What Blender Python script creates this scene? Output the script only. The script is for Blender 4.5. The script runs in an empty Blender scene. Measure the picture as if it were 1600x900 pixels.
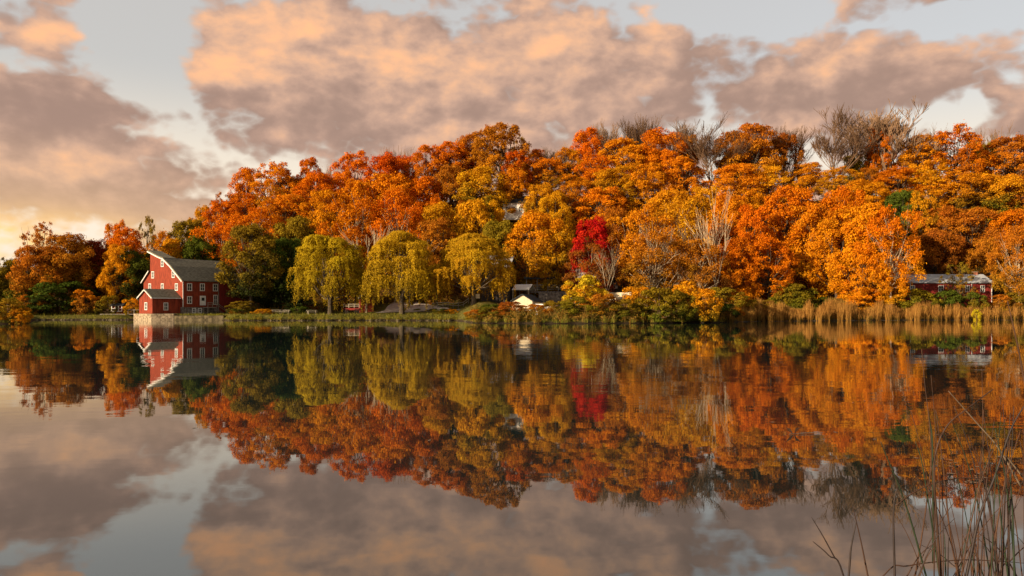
import bpy, math, random
import numpy as np
from mathutils import Vector
R = math.radians
F = 1200.0; HZ = 479.0; CAMZ = 2.4          # focal length and horizon in the photo's pixels, eye height over the pond

# ------------------------------------------------------------------ camera
S = bpy.context.scene
cam = bpy.data.cameras.new('camera'); co = bpy.data.objects.new('camera', cam); S.collection.objects.link(co)
cam.sensor_width = 36; cam.lens = 36 * F / 1600; cam.shift_y = (HZ - 450) / 1600
cam.clip_start = 0.1; cam.clip_end = 9000
co.location = (0, 0, CAMZ); co.rotation_euler = (R(90), 0, 0)
S.camera = co
S.cycles.max_bounces = 5; S.cycles.diffuse_bounces = 2; S.cycles.glossy_bounces = 3
S.cycles.transmission_bounces = 2; S.cycles.transparent_max_bounces = 4
S.cycles.use_denoising = True
S.view_settings.view_transform = 'Standard'; S.view_settings.look = 'None'
S.view_settings.exposure = 0.78; S.view_settings.gamma = 1.0

# ------------------------------------------------------------------ sun and sky
SUN_EL = 16.0; SUN_V = Vector((-0.82, -0.57, 0)).normalized()
sl = bpy.data.lights.new('sun', 'SUN'); sl.energy = 5.0; sl.angle = R(0.6); sl.color = (1.0, 0.80, 0.56)
so = bpy.data.objects.new('sun', sl); S.collection.objects.link(so)
sd = Vector((SUN_V.x * math.cos(R(SUN_EL)), SUN_V.y * math.cos(R(SUN_EL)), math.sin(R(SUN_EL))))
so.rotation_euler = sd.to_track_quat('Z', 'Y').to_euler(); so.location = (-60, -30, 60)

W = bpy.data.worlds.new('World'); S.world = W; W.use_nodes = True
wt = W.node_tree; wt.nodes.clear()

class NB:
    """small helper that chains nodes"""
    def __init__(s, t): s.t = t
    def n(s, typ, **kw):
        x = s.t.nodes.new(typ)
        for k, v in kw.items(): setattr(x, k, v)
        return x
    def put(s, sock, v):
        if isinstance(v, bpy.types.NodeSocket): s.t.links.new(v, sock)
        else: sock.default_value = v
    def m(s, op, a, b=0.0, c=None):
        x = s.n('ShaderNodeMath', operation=op)
        s.put(x.inputs[0], a); s.put(x.inputs[1], b)
        if c is not None: s.put(x.inputs[2], c)
        return x.outputs[0]
    def add(s, a, b): return s.m('ADD', a, b)
    def sub(s, a, b): return s.m('SUBTRACT', a, b)
    def mul(s, a, b): return s.m('MULTIPLY', a, b)
    def mr(s, v, a, b, c=0.0, d=1.0, smooth=True):
        x = s.n('ShaderNodeMapRange', interpolation_type='SMOOTHSTEP' if smooth else 'LINEAR')
        s.put(x.inputs[0], v); s.put(x.inputs[1], a); s.put(x.inputs[2], b); s.put(x.inputs[3], c); s.put(x.inputs[4], d)
        return x.outputs[0]
    def mix(s, f, a, b, blend='MIX'):
        x = s.n('ShaderNodeMix', data_type='RGBA', blend_type=blend)
        s.put(x.inputs[0], f); s.put(x.inputs[6], a if isinstance(a, bpy.types.NodeSocket) else (*a, 1)); s.put(x.inputs[7], b if isinstance(b, bpy.types.NodeSocket) else (*b, 1))
        return x.outputs[2]
    def noise(s, vec, scale, detail=4, rough=0.5, dist=0.0):
        x = s.n('ShaderNodeTexNoise'); s.put(x.inputs['Vector'], vec)
        s.put(x.inputs['Scale'], scale); s.put(x.inputs['Detail'], detail); s.put(x.inputs['Roughness'], rough); s.put(x.inputs['Distortion'], dist)
        return x.outputs[0]
    def comb(s, x_, y_, z_=0.0):
        x = s.n('ShaderNodeCombineXYZ'); s.put(x.inputs[0], x_); s.put(x.inputs[1], y_); s.put(x.inputs[2], z_); return x.outputs[0]

w = NB(wt)
gen = w.n('ShaderNodeTexCoord').outputs['Generated']
sep = w.n('ShaderNodeSeparateXYZ'); wt.links.new(gen, sep.inputs[0])
X, Y_, Z = sep.outputs
U = w.m('ARCTAN2', X, Y_)
Vv = w.m('DIVIDE', Z, w.m('SQRT', w.add(w.mul(X, X), w.mul(Y_, Y_))))
Vv = w.m('MAXIMUM', Vv, -0.2); Vv = w.m('MINIMUM', Vv, 3.0)
def blobs(lst):
    tot = 0.0
    for (px, py, sx, sy, a) in lst:
        u = math.atan((px - 800) / F); c = math.cos(u)
        v = (HZ - py) / F * c
        e1 = w.m('DIVIDE', w.sub(U, u), sx / F * c * c); e2 = w.m('DIVIDE', w.sub(Vv, v), sy / F * c)
        g = w.mul(w.m('EXPONENT', w.mul(w.add(w.mul(e1, e1), w.mul(e2, e2)), -1.0)), a)
        tot = g if isinstance(tot, float) else w.add(tot, g)
    return tot
cover = blobs([(215, 55, 90, 75, -.38), (20, 100, 70, 22, -.25), (250, 205, 75, 16, -.22), (330, 235, 50, 14, -.14), (30, 262, 45, 12, -.12),
               (1130, 5, 150, 34, -.40), (1240, 25, 110, 28, -.22), (1595, 118, 40, 34, -.22), (1478, 180, 18, 18, -.24), (1520, 158, 16, 20, -.24), (1440, 120, 90, 40, .10),
               (850, 195, 60, 22, -.13), (1545, 15, 140, 26, -.28), (1010, 150, 28, 22, -.10), (245, 120, 55, 40, -.22), (620, 5, 45, 22, -.16),
               (90, 55, 90, 40, .20), (70, 170, 150, 60, .25), (480, 100, 190, 90, .22), (830, 110, 190, 100, .26), (1350, 130, 190, 60, .22), (150, 300, 200, 60, .12), (600, 210, 250, 40, .15)])
litb = blobs([(100, 55, 90, 35, .55), (420, 30, 130, 40, .45), (360, 110, 110, 38, .62), (840, 60, 160, 80, .42), (680, 110, 160, 60, .20), (1370, 75, 170, 32, .58),
              (760, 140, 80, 40, .15), (120, 265, 120, 30, .28), (60, 160, 140, 42, -.42), (60, 215, 100, 25, -.15), (330, 195, 110, 30, -.16), (1150, 150, 240, 50, -.16), (1560, 190, 90, 60, -.3)])
def cloudfield(du, dv, det):
    u_ = w.add(w.mul(U, 5.6), du); v_ = w.add(w.mul(Vv, 8.2), dv)
    p = w.comb(u_, v_, 0.7)
    big = w.noise(p, 1.05, det, 0.56, 0.1)
    if det < 5: return big, None
    wx = w.noise(p, 3.1, 2, 0.5)
    q_ = w.comb(w.add(u_, w.mul(wx, .2)), w.add(v_, w.mul(wx, -.2)), 0.2)
    vo = w.n('ShaderNodeTexVoronoi', feature='F1'); w.put(vo.inputs['Vector'], q_); vo.inputs['Scale'].default_value = 2.3
    vo.inputs['Detail'].default_value = 2.0; vo.inputs['Roughness'].default_value = .55; vo.inputs['Lacunarity'].default_value = 2.3
    return big, w.add(w.mul(big, .85), w.mul(w.sub(.55, vo.outputs['Distance']), .27))
cp = w.comb(w.mul(U, 5.6), w.mul(Vv, 8.2), 0.0)
b1, n1 = cloudfield(0.0, 0.0, 7)
b2, _ = cloudfield(-0.10, 0.13, 4)
n3 = w.noise(cp, 3.6, 6, 0.6, 0.2)
dens = w.add(w.add(n1, 0.13), cover)
mask = w.mr(dens, 0.34, 0.50)
shade = w.add(w.add(w.mul(w.sub(b1, b2), 2.9), w.mul(w.sub(n1, .46), 1.3)), litb)
shade = w.add(shade, w.mul(w.sub(n3, 0.5), 0.60))
lit = w.mr(shade, -0.62, 1.02)
ramp = w.n('ShaderNodeValToRGB'); wt.links.new(lit, ramp.inputs[0])
cr = ramp.color_ramp; cr.interpolation = 'B_SPLINE'
cr.elements[0].position = 0.0; cr.elements[0].color = (0.230, 0.152, 0.122, 1)
cr.elements[1].position = 1.0; cr.elements[1].color = (0.83, 0.395, 0.19, 1)
e = cr.elements.new(0.36); e.color = (0.42, 0.27, 0.205, 1)
e = cr.elements.new(0.68); e.color = (0.60, 0.345, 0.205, 1)
ccol = ramp.outputs[0]
# warm low glow at the left end, cooler higher cloud far above the frame
ccol = w.mix(w.mr(Vv, 0.50, 1.1), ccol, (0.13, 0.125, 0.13))
low = w.mul(w.mr(Vv, 0.22, 0.02), w.mr(U, -0.05, -0.62))
ccol = w.mix(w.mul(low, 0.80), ccol, (0.62, 0.385, 0.20))
glow = blobs([(-20, 385, 170, 48, 1.0), (120, 360, 140, 26, .45)])
ccol = w.mix(w.m('MINIMUM', w.mul(glow, w.mr(n3, .25, .6, .5, 1.0)), 1.0), ccol, (0.80, 0.50, 0.19))
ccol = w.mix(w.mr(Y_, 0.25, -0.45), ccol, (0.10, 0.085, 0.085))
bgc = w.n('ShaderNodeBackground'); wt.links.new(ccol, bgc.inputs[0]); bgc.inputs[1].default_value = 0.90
sky = w.n('ShaderNodeTexSky', sky_type='NISHITA', sun_disc=False, sun_elevation=R(SUN_EL), sun_rotation=math.atan2(SUN_V.x, SUN_V.y), air_density=1.0, dust_density=2.5, ozone_density=1.0)
bgs = w.n('ShaderNodeBackground'); bgs.inputs[1].default_value = 0.083
# thin veil that warms the clear gaps
veil = w.mix(w.mr(Vv, 0.30, 0.12), sky.outputs[0], (7.4, 6.2, 4.7))
veil = w.mix(0.5, veil, (6.9, 6.1, 5.1))
wt.links.new(veil, bgs.inputs[0])
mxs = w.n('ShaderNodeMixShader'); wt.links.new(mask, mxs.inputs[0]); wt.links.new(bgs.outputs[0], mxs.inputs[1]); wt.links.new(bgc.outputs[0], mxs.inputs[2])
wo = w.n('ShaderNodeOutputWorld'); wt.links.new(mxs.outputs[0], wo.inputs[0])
try: W.cycles.sampling_method = 'MANUAL'; W.cycles.sample_map_resolution = 512
except Exception: pass

# ------------------------------------------------------------------ materials
def newmat(name):
    m = bpy.data.materials.new(name); m.use_nodes = True; m.node_tree.nodes.clear()
    b = NB(m.node_tree); o = b.n('ShaderNodeOutputMaterial'); return m, b, o
def simple(name, col, rough=0.8, var=0.25, scale=3.0, bump=0.0, metal=0.0, stretch=(1, 1, 1), spec=0.3):
    m, b, o = newmat(name)
    tc = b.n('ShaderNodeTexCoord').outputs['Object']
    mp = b.n('ShaderNodeMapping'); m.node_tree.links.new(tc, mp.inputs[0]); mp.inputs['Scale'].default_value = stretch
    nz = b.noise(mp.outputs[0], scale, 5, 0.6)
    lo = tuple(c * (1 - var) for c in col); hi = tuple(min(1, c * (1 + var)) for c in col)
    c = b.mix(b.mr(nz, 0.3, 0.7), lo, hi)
    p = b.n('ShaderNodeBsdfPrincipled'); b.put(p.inputs['Base Color'], c)
    p.inputs['Roughness'].default_value = rough; p.inputs['Metallic'].default_value = metal; p.inputs['Specular IOR Level'].default_value = spec
    if bump:
        bp = b.n('ShaderNodeBump'); bp.inputs['Strength'].default_value = 1; bp.inputs['Distance'].default_value = bump
        b.put(bp.inputs['Height'], nz); b.put(p.inputs['Normal'], bp.outputs[0])
    m.node_tree.links.new(p.outputs[0], o.inputs[0]); return m
M = {}
M['red'] = simple('red clapboard', (0.22, 0.033, 0.012), .85, .38, 1.6, .01, stretch=(3, 3, .5))
M['red_dark'] = simple('weathered red boards', (0.21, 0.022, 0.016), .85, .3, 2, .01, stretch=(5, 5, .5))
M['white'] = simple('white paint', (0.72, 0.70, 0.64), .6, .08)
M['cream'] = simple('cream render', (0.66, 0.54, 0.36), .85, .12, 2)
M['shingle'] = simple('weathered shingles', (0.18, 0.163, 0.118), .95, .35, 2.2, .03, stretch=(1, 1, 3), spec=.1)
M['metal_roof'] = simple('pale metal roof', (0.40, 0.42, 0.43), .55, .15, .8, spec=.3)
M['roof_dark'] = simple('dark roof felt', (0.035, 0.04, 0.045), .9, .3, spec=.1)
M['stone'] = simple('rubble stone', (0.30, 0.23, 0.15), .95, .55, 2.6, .06, spec=.1)
M['stone_dark'] = simple('mossy dark stone', (0.115, 0.09, 0.05), .95, .6, 1.6, .08, spec=.1)
M['stone_grey'] = simple('grey rubble stone', (0.20, 0.17, 0.145), .95, .6, 2.2, .08, spec=.1)
M['wood_grey'] = simple('silvered wood', (0.26, 0.22, 0.18), .85, .3, 3, stretch=(1, 1, 5))
M['wood_dark'] = simple('dark wood', (0.045, 0.035, 0.03), .9, .3, 3)
M['glass'] = simple('window glass', (0.03, 0.035, 0.04), .12, .2, 1, spec=.6)
M['brick'] = simple('chimney brick', (0.30, 0.11, 0.06), .9, .4, 5, .01)
M['wood_pale'] = simple('pale rails', (0.40, 0.34, 0.25), .85, .2)
M['barkd'] = simple('bark', (0.10, 0.075, 0.05), .95, .4, 6, .0, stretch=(1, 1, .3), spec=.1)
M['barkp'] = simple('pale bark', (0.40, 0.31, 0.20), .9, .30, 4, .0, stretch=(1, 1, .4), spec=.1)
M['barkb'] = simple('warm grey bark', (0.21, 0.125, 0.07), .95, .35, 5, .0, spec=.1)
M['gravel'] = simple('gravel', (0.52, 0.45, 0.37), .95, .25, 1.2, spec=.1)

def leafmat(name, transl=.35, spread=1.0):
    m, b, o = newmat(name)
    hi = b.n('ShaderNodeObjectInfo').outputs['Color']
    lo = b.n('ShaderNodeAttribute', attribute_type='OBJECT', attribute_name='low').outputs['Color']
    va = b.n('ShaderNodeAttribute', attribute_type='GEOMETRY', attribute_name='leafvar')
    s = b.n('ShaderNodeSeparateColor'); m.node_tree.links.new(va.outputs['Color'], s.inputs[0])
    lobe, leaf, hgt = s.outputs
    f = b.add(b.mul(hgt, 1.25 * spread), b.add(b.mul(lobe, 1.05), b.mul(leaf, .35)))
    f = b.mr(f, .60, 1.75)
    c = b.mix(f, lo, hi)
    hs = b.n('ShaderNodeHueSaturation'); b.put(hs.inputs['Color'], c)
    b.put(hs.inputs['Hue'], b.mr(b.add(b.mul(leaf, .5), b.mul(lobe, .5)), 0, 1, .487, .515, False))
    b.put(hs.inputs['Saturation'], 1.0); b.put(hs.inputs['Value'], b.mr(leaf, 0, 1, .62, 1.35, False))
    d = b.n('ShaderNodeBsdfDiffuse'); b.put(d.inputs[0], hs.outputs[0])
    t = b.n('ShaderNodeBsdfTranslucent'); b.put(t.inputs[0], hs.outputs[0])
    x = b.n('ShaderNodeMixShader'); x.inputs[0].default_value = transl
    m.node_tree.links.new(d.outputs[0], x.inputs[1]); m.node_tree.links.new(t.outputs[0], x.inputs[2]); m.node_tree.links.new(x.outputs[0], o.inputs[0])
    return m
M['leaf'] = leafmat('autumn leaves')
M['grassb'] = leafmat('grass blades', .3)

def groundmat():
    m, b, o = newmat('woodland floor and grass')
    g = b.n('ShaderNodeNewGeometry').outputs['Position']
    n1 = b.noise(g, .12, 4, .6); n2 = b.noise(g, 1.3, 6, .7)
    litter = b.mix(b.mr(n2, .35, .65), (0.06, 0.035, 0.018), (0.22, 0.095, 0.025))
    grass = b.mix(b.mr(n2, .3, .7), (0.050, 0.060, 0.014), (0.17, 0.135, 0.035))
    sp = b.n('ShaderNodeSeparateXYZ'); m.node_tree.links.new(g, sp.inputs[0])
    up = b.mr(b.add(sp.outputs[2], b.mul(n1, 3.0)), 4.0, 6.5)
    c = b.mix(up, grass, litter)
    mud = b.mr(sp.outputs[2], .35, .12)
    c = b.mix(mud, c, (0.05, 0.036, 0.022))
    p = b.n('ShaderNodeBsdfDiffuse'); b.put(p.inputs[0], c)
    bp = b.n('ShaderNodeBump'); bp.inputs['Distance'].default_value = .15; b.put(bp.inputs['Height'], n2); b.put(p.inputs['Normal'], bp.outputs[0])
    m.node_tree.links.new(p.outputs[0], o.inputs[0]); return m
M['ground'] = groundmat()

def watermat():
    m, b, o = newmat('pond water')
    g = b.n('ShaderNodeNewGeometry').outputs['Position']
    mp = b.n('ShaderNodeMapping'); m.node_tree.links.new(g, mp.inputs[0]); mp.inputs['Scale'].default_value = (.55, 1.0, 1)
    mp.inputs['Rotation'].default_value = (0, 0, R(-14))
    big = b.noise(g, .035, 3, .55)
    swell = b.noise(mp.outputs[0], .55, 3, .5, .4)
    rip = b.noise(mp.outputs[0], 2.6, 3, .55, .2)
    amt = b.mr(big, .42, .62, .12, 1.15)
    h = b.add(b.mul(b.mul(swell, amt), 0.0135), b.mul(b.mul(rip, amt), .0017))
    bp = b.n('ShaderNodeBump'); bp.inputs['Strength'].default_value = 1.0; bp.inputs['Distance'].default_value = 1.0
    b.put(bp.inputs['Height'], h)
    fr = b.n('ShaderNodeFresnel'); fr.inputs[0].default_value = 2.25; b.put(fr.inputs['Normal'], bp.outputs[0])
    fac = b.m('MINIMUM', b.add(b.mul(fr.outputs[0], 1.0), .02), 1.0)
    gl = b.n('ShaderNodeBsdfGlossy'); gl.inputs['Roughness'].default_value = .015; gl.inputs[0].default_value = (1, 1, 1, 1); b.put(gl.inputs['Normal'], bp.outputs[0])
    d = b.n('ShaderNodeBsdfDiffuse'); d.inputs[0].default_value = (0.010, 0.020, 0.019, 1)
    x = b.n('ShaderNodeMixShader'); b.put(x.inputs[0], fac)
    m.node_tree.links.new(d.outputs[0], x.inputs[1]); m.node_tree.links.new(gl.outputs[0], x.inputs[2]); m.node_tree.links.new(x.outputs[0], o.inputs[0])
    return m
M['water'] = watermat()

# ------------------------------------------------------------------ geometry helpers
COL = S.collection
def link(name, me, parent=None, mat=None):
    o = bpy.data.objects.new(name, me); COL.objects.link(o)
    if parent is not None: o.parent = parent
    if mat is not None and not me.materials: me.materials.append(mat)
    return o
def tag(o, label, cat=None, group=None, kind=None):
    if label: o['label'] = label
    if cat: o['category'] = cat
    if group: o['group'] = group
    if kind: o['kind'] = kind
    return o
def empty(name, loc, label, cat, group=None, rz=0, scale=(1, 1, 1)):
    o = bpy.data.objects.new(name, None); COL.objects.link(o); o.location = loc; o.rotation_euler = (0, 0, rz); o.scale = scale
    o.empty_display_size = .2
    return tag(o, label, cat, group)
class MB:
    def __init__(s): s.v = []; s.f = []
    def poly(s, pts, faces):
        n = len(s.v); s.v += [tuple(p) for p in pts]; s.f += [tuple(n + i for i in f) for f in faces]
    def box(s, a, b):
        x0, y0, z0 = a; x1, y1, z1 = b
        s.poly([(x0, y0, z0), (x1, y0, z0), (x1, y1, z0), (x0, y1, z0), (x0, y0, z1), (x1, y0, z1), (x1, y1, z1), (x0, y1, z1)],
               [(0, 3, 2, 1), (4, 5, 6, 7), (0, 1, 5, 4), (1, 2, 6, 5), (2, 3, 7, 6), (3, 0, 4, 7)])
    def tube(s, pts, rad, n=5, cap=True):
        pts = [Vector(p) for p in pts]; k0 = len(s.v); K = len(pts)
        for i, p in enumerate(pts):
            d = (pts[min(i + 1, K - 1)] - pts[max(i - 1, 0)])
            d = d.normalized() if d.length > 1e-9 else Vector((0, 0, 1))
            a = d.cross(Vector((0.31, 0.95, 0.1)) if abs(d.z) > .6 else Vector((0, 0, 1))).normalized(); b = d.cross(a)
            r = rad[i] if isinstance(rad, (list, tuple)) else rad
            for j in range(n):
                t = 2 * math.pi * j / n; s.v.append(tuple(p + a * (r * math.cos(t)) + b * (r * math.sin(t))))
        for i in range(K - 1):
            for j in range(n):
                q = (j + 1) % n; s.f.append((k0 + i * n + j, k0 + i * n + q, k0 + (i + 1) * n + q, k0 + (i + 1) * n + j))
        if cap:
            s.f.append(tuple(k0 + j for j in range(n))[::-1]); s.f.append(tuple(k0 + (K - 1) * n + j for j in range(n)))
    def bar(s, a, b, w_, h=None):
        s.tube([a, b], w_ * .7, 4)
    def prism(s, prof, x0, x1):       # profile in y,z extruded along x
        n = len(prof); s.poly([(x0, y, z) for y, z in prof] + [(x1, y, z) for y, z in prof],
            [tuple(range(n))[::-1], tuple(range(n, 2 * n))] + [(i, (i + 1) % n, n + (i + 1) % n, n + i) for i in range(n)])
    def slab(s, p, q, x0, x1, th):    # roof slab between profile points p->q (y,z), thickness upward
        dy, dz = q[0] - p[0], q[1] - p[1]; L = math.hypot(dy, dz); ny, nz = -dz / L, dy / L
        if nz < 0: ny, nz = -ny, -nz
        s.prism([p, q, (q[0] + ny * th, q[1] + nz * th), (p[0] + ny * th, p[1] + nz * th)], x0, x1)
    def build(s, name, mat, parent=None, smooth=False):
        me = bpy.data.meshes.new(name); me.from_pydata(s.v, [], s.f); me.update()
        if smooth: me.polygons.foreach_set('use_smooth', [True] * len(me.polygons))
        return link(name, me, parent, mat)
def quads_mesh(name, V, var, mat):
    """V: (n,4,3) quads; var: (n,3) colour data"""
    n = len(V); me = bpy.data.meshes.new(name)
    me.vertices.add(n * 4); me.vertices.foreach_set('co', V.reshape(-1).astype(np.float32))
    me.loops.add(n * 4); me.loops.foreach_set('vertex_index', np.arange(n * 4, dtype=np.int32))
    me.polygons.add(n); me.polygons.foreach_set('loop_start', np.arange(0, n * 4, 4, dtype=np.int32)); me.polygons.foreach_set('loop_total', np.full(n, 4, dtype=np.int32))
    me.update(calc_edges=True)
    at = me.attributes.new('leafvar', 'FLOAT_COLOR', 'POINT')
    c = np.ones((n, 4, 4), dtype=np.float32); c[:, :, :3] = var[:, None, :]
    at.data.foreach_set('color', c.reshape(-1))
    me.materials.append(mat); return me
def leaf_quads(rng, pos, nrm, size, elong=1.3):
    n = len(pos)
    nrm = nrm / (np.linalg.norm(nrm, axis=1, keepdims=True) + 1e-9)
    t = rng.normal(size=(n, 3)); t -= (t * nrm).sum(1, keepdims=True) * nrm; t /= (np.linalg.norm(t, axis=1, keepdims=True) + 1e-9)
    b = np.cross(nrm, t); s = size.reshape(-1, 1) * .5
    j = rng.uniform(.55, 1.15, (n, 4, 1))
    fold = nrm * s * .35
    V = np.stack([pos + t * s * elong + fold * 0, pos + b * s / elong * 1.2 + fold, pos - t * s * elong, pos - b * s / elong * 1.2 + fold], 1)
    return pos[:, None, :] + (V - pos[:, None, :]) * j
def unit(rng, n):
    v = rng.normal(size=(n, 3)); return v / np.linalg.norm(v, axis=1, keepdims=True)
def interp(px, tab): return np.interp(px, [t[0] for t in tab], [t[1] for t in tab])

# ------------------------------------------------------------------ ground
SHORE = [(-600, 507), (0, 506.5), (36, 505.5), (46, 500), (205, 500), (213, 499.5), (345, 499.6), (356, 500.8), (425, 500.9), (600, 500.6), (722, 501), (742, 505), (870, 505.6), (1000, 505), (1120, 504), (1190, 501.8), (1400, 500.3), (1600, 499.8), (2400, 500)]
SHY = [(p, (y - HZ)) for p, y in SHORE]
HILLH = [(-800, 0), (190, 0.5), (250, 5), (300, 13), (380, 19), (500, 23), (700, 27), (800, 30), (1000, 29), (1300, 28), (2600, 28)]
HILL0 = [(-400, 165), (300, 160), (480, 158), (560, 166), (800, 158), (1000, 152), (1200, 150), (2600, 150)]
def smooth(t): t = np.clip(t, 0, 1); return t * t * (3 - 2 * t)
def shwob(px):
    return np.where((px > 200) & (px < 352), 0.0, .9 * np.sin(px * .17) + .7 * np.sin(px * .41 + 1) + .35 * np.sin(px * .93))
def gz(x, y):
    x = np.asarray(x, float); y = np.asarray(y, float)
    yy = np.maximum(y, 40.0); px = 800 + F * x / yy
    sh = CAMZ * F / interp(px, SHY) + shwob(px)
    d = y - sh
    land = 0.15 + .75 * smooth((d - .2) / 3.0) + np.clip(d - 3, 0, 30) * .022 * (1 + 2.6 * smooth((px - 520) / 80) * smooth((820 - px) / 60))
    shore = np.where(d > 0, land, np.maximum(d * .25, -1) * 1.2 + .15 * smooth(1 + d / 1.0))
    h0 = interp(px, HILL0); hh = interp(px, HILLH)
    hill = hh * smooth((y - h0) / 46.0)
    wob = (np.sin(x * .11 + 1.3) * np.cos(y * .13) + .5 * np.sin(x * .27 + y * .21)) * .5 * smooth((d - 6) / 14)
    z = shore + hill + wob
    side = smooth((np.abs(x) - 150) / 30); z = np.where(y < sh, z * (1 - side) + 1.0 * side, z)
    near = 1 - smooth((y - 2.2) / 3.0); z = z * (1 - near) + .8 * near
    return z
def gzf(x, y): return float(gz(x, y))
def axis(lo, hi, step, far):
    a = list(np.arange(lo, hi + .01, step)); s = step; v = hi
    while v < far: s *= 1.35; v += s; a.append(v)
    s = step; v = lo
    while v > -far: s *= 1.35; v -= s; a.insert(0, v)
    return np.array(a)
ax = axis(-210, 210, 2.0, 5000); ay = axis(-12, 300, 1.3, 6000)
gx, gy = np.meshgrid(ax, ay); gzz = gz(gx, gy)
nx, ny = len(ax), len(ay)
vv = np.stack([gx, gy, gzz], -1).reshape(-1, 3)
idx = np.arange(nx * ny).reshape(ny, nx)
q = np.stack([idx[:-1, :-1], idx[:-1, 1:], idx[1:, 1:], idx[1:, :-1]], -1).reshape(-1, 4)
me = bpy.data.meshes.new('ground'); me.vertices.add(len(vv)); me.vertices.foreach_set('co', vv.reshape(-1).astype(np.float32))
me.loops.add(q.size); me.loops.foreach_set('vertex_index', q.reshape(-1).astype(np.int32)); me.polygons.add(len(q))
me.polygons.foreach_set('loop_start', np.arange(0, q.size, 4, dtype=np.int32)); me.polygons.foreach_set('loop_total', np.full(len(q), 4, dtype=np.int32)); me.update(calc_edges=True)
me.polygons.foreach_set('use_smooth', [True] * len(q))
tag(link('ground', me, None, M['ground']), 'grassy pond bank rising into a leaf covered hill', kind='structure')
wm = MB(); wm.poly([(-178, -1, 0), (178, -1, 0), (178, 150, 0), (-178, 150, 0)], [(0, 1, 2, 3)])
tag(wm.build('water', M['water']), 'still pond mirroring autumn trees and clouds', kind='structure')

def at(px, Y): return (px - 800) / F * Y
def top_z(py, Y): return CAMZ + (HZ - py) / F * Y

# ------------------------------------------------------------------ tree templates (height 1)
def build_crown(seed, kind):
    rng = np.random.default_rng(seed)
    P = dict(maple=dict(nm=22, R=.34, zc=.55, hz=.44, mr=(.085, .15), nl=12, lr=(.032, .066), n=92, leaf=.0155, rnd=.6, sh=.72),
             loose=dict(nm=20, R=.37, zc=.58, hz=.41, mr=(.09, .16), nl=12, lr=(.035, .07), n=62, leaf=.0150, rnd=1.2, sh=.35),
             sparse=dict(nm=17, R=.36, zc=.62, hz=.38, mr=(.06, .12), nl=9, lr=(.018, .036), n=42, leaf=.014, rnd=1.3, sh=.3),
             round=dict(nm=24, R=.42, zc=.52, hz=.47, mr=(.12, .18), nl=11, lr=(.045, .085), n=90, leaf=.021, rnd=.7, sh=.7),
             shrub=dict(nm=14, R=.50, zc=.42, hz=.50, mr=(.14, .22), nl=9, lr=(.06, .11), n=62, leaf=.036, rnd=1.0, sh=.45))[kind]
    if kind == 'maple' and seed % 3 == 1: P.update(nm=30, R=.31, mr=(.06, .115), lr=(.024, .05), n=66, leaf=.0145, rnd=.8, sh=.55)      # finer and more broken
    if kind == 'maple' and seed % 3 == 2: P.update(nm=24, R=.36, zc=.50, hz=.49, mr=(.06, .14), nl=14, lr=(.022, .052), n=60, leaf=.0145, rnd=1.0, sh=.4)
    cen = []; rad = []
    for i in range(P['nm']):
        f = (i + .5) / P['nm']; zz = P['zc'] + P['hz'] * (2 * f - 1) * .80
        rr = P['R'] * math.sqrt(max(.05, 1 - ((zz - P['zc']) / P['hz']) ** 2))
        if kind == 'maple': rr *= 1.10 - .25 * f
        a = i * 2.399963 + rng.uniform(-.5, .5); k = rng.uniform(.50, .90)
        mrad = rng.uniform(*P['mr'])
        cen.append((math.cos(a) * max(rr - mrad * .6, .02) * (k + .2), math.sin(a) * max(rr - mrad * .6, .02) * (k + .2), zz + rng.uniform(-.03, .03))); rad.append(mrad)
    cen.append((rng.uniform(-.06, .06), rng.uniform(-.06, .06), P['zc'] + P['hz'] * .68)); rad.append(P['mr'][1])
    if kind in ('maple', 'round'):
        for k in range(5): cen.append((rng.uniform(-.12, .12), rng.uniform(-.12, .12), P['zc'] + P['hz'] * rng.uniform(-.5, .5))); rad.append(P['mr'][1])
    cen.append((0, 0, P['zc'])); rad.append(P['mr'][1])
    cen = np.array(cen); ax_ = np.array([0, 0, P['zc']])
    pos = []; nrm = []; var = []
    for c, r_ in zip(cen, rad):
        out = (c - ax_); out /= np.linalg.norm(out) + 1e-6
        dl = unit(rng, P['nl']) + out * .55 + np.array([0, 0, .18]); dl /= np.linalg.norm(dl, axis=1, keepdims=True)
        mtone = rng.uniform(0, 1)
        for d in dl:
            lc = c + d * r_ * rng.uniform(.65, 1.05) * np.array([1, 1, .9]); lr = rng.uniform(*P['lr'])
            n = int(P['n'] * (lr / P['lr'][1]) ** 1.6 * 1.4) + 10
            u = unit(rng, n) + out * .35 + np.array([0, 0, .28]); u /= np.linalg.norm(u, axis=1, keepdims=True)
            rr = rng.uniform(P['sh'], 1.08, (n, 1))
            p = lc + u * lr * rr * np.array([1.05, 1.05, .80])
            tone = np.clip(mtone * .55 + rng.uniform(0, .45), 0, 1)
            pos.append(p); nrm.append(u + P['rnd'] * rng.normal(size=(n, 3)) * .8 + out * .2)
            var.append(np.stack([np.full(n, tone), rng.uniform(0, 1, n), np.clip(p[:, 2], 0, 1)], 1))
    pos = np.concatenate(pos); nrm = np.concatenate(nrm); var = np.concatenate(var)
    if kind != 'shrub': pos += rng.normal(size=pos.shape) * np.where(rng.random((len(pos), 1)) < .22, .014, .004)
    pos[:, 2] = np.maximum(pos[:, 2], .02)
    sz = P['leaf'] * rng.uniform(.6, 1.35, len(pos))
    V = leaf_quads(rng, pos, nrm, sz)
    zmax = np.percentile(pos[:, 2], 99.8); V[..., 2] *= 1.0 / max(zmax, .5)
    xr = np.percentile(np.abs(pos[:, :2]), 99) * 2
    return quads_mesh('crown', V, var, M['leaf']), cen, rad, xr
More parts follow.
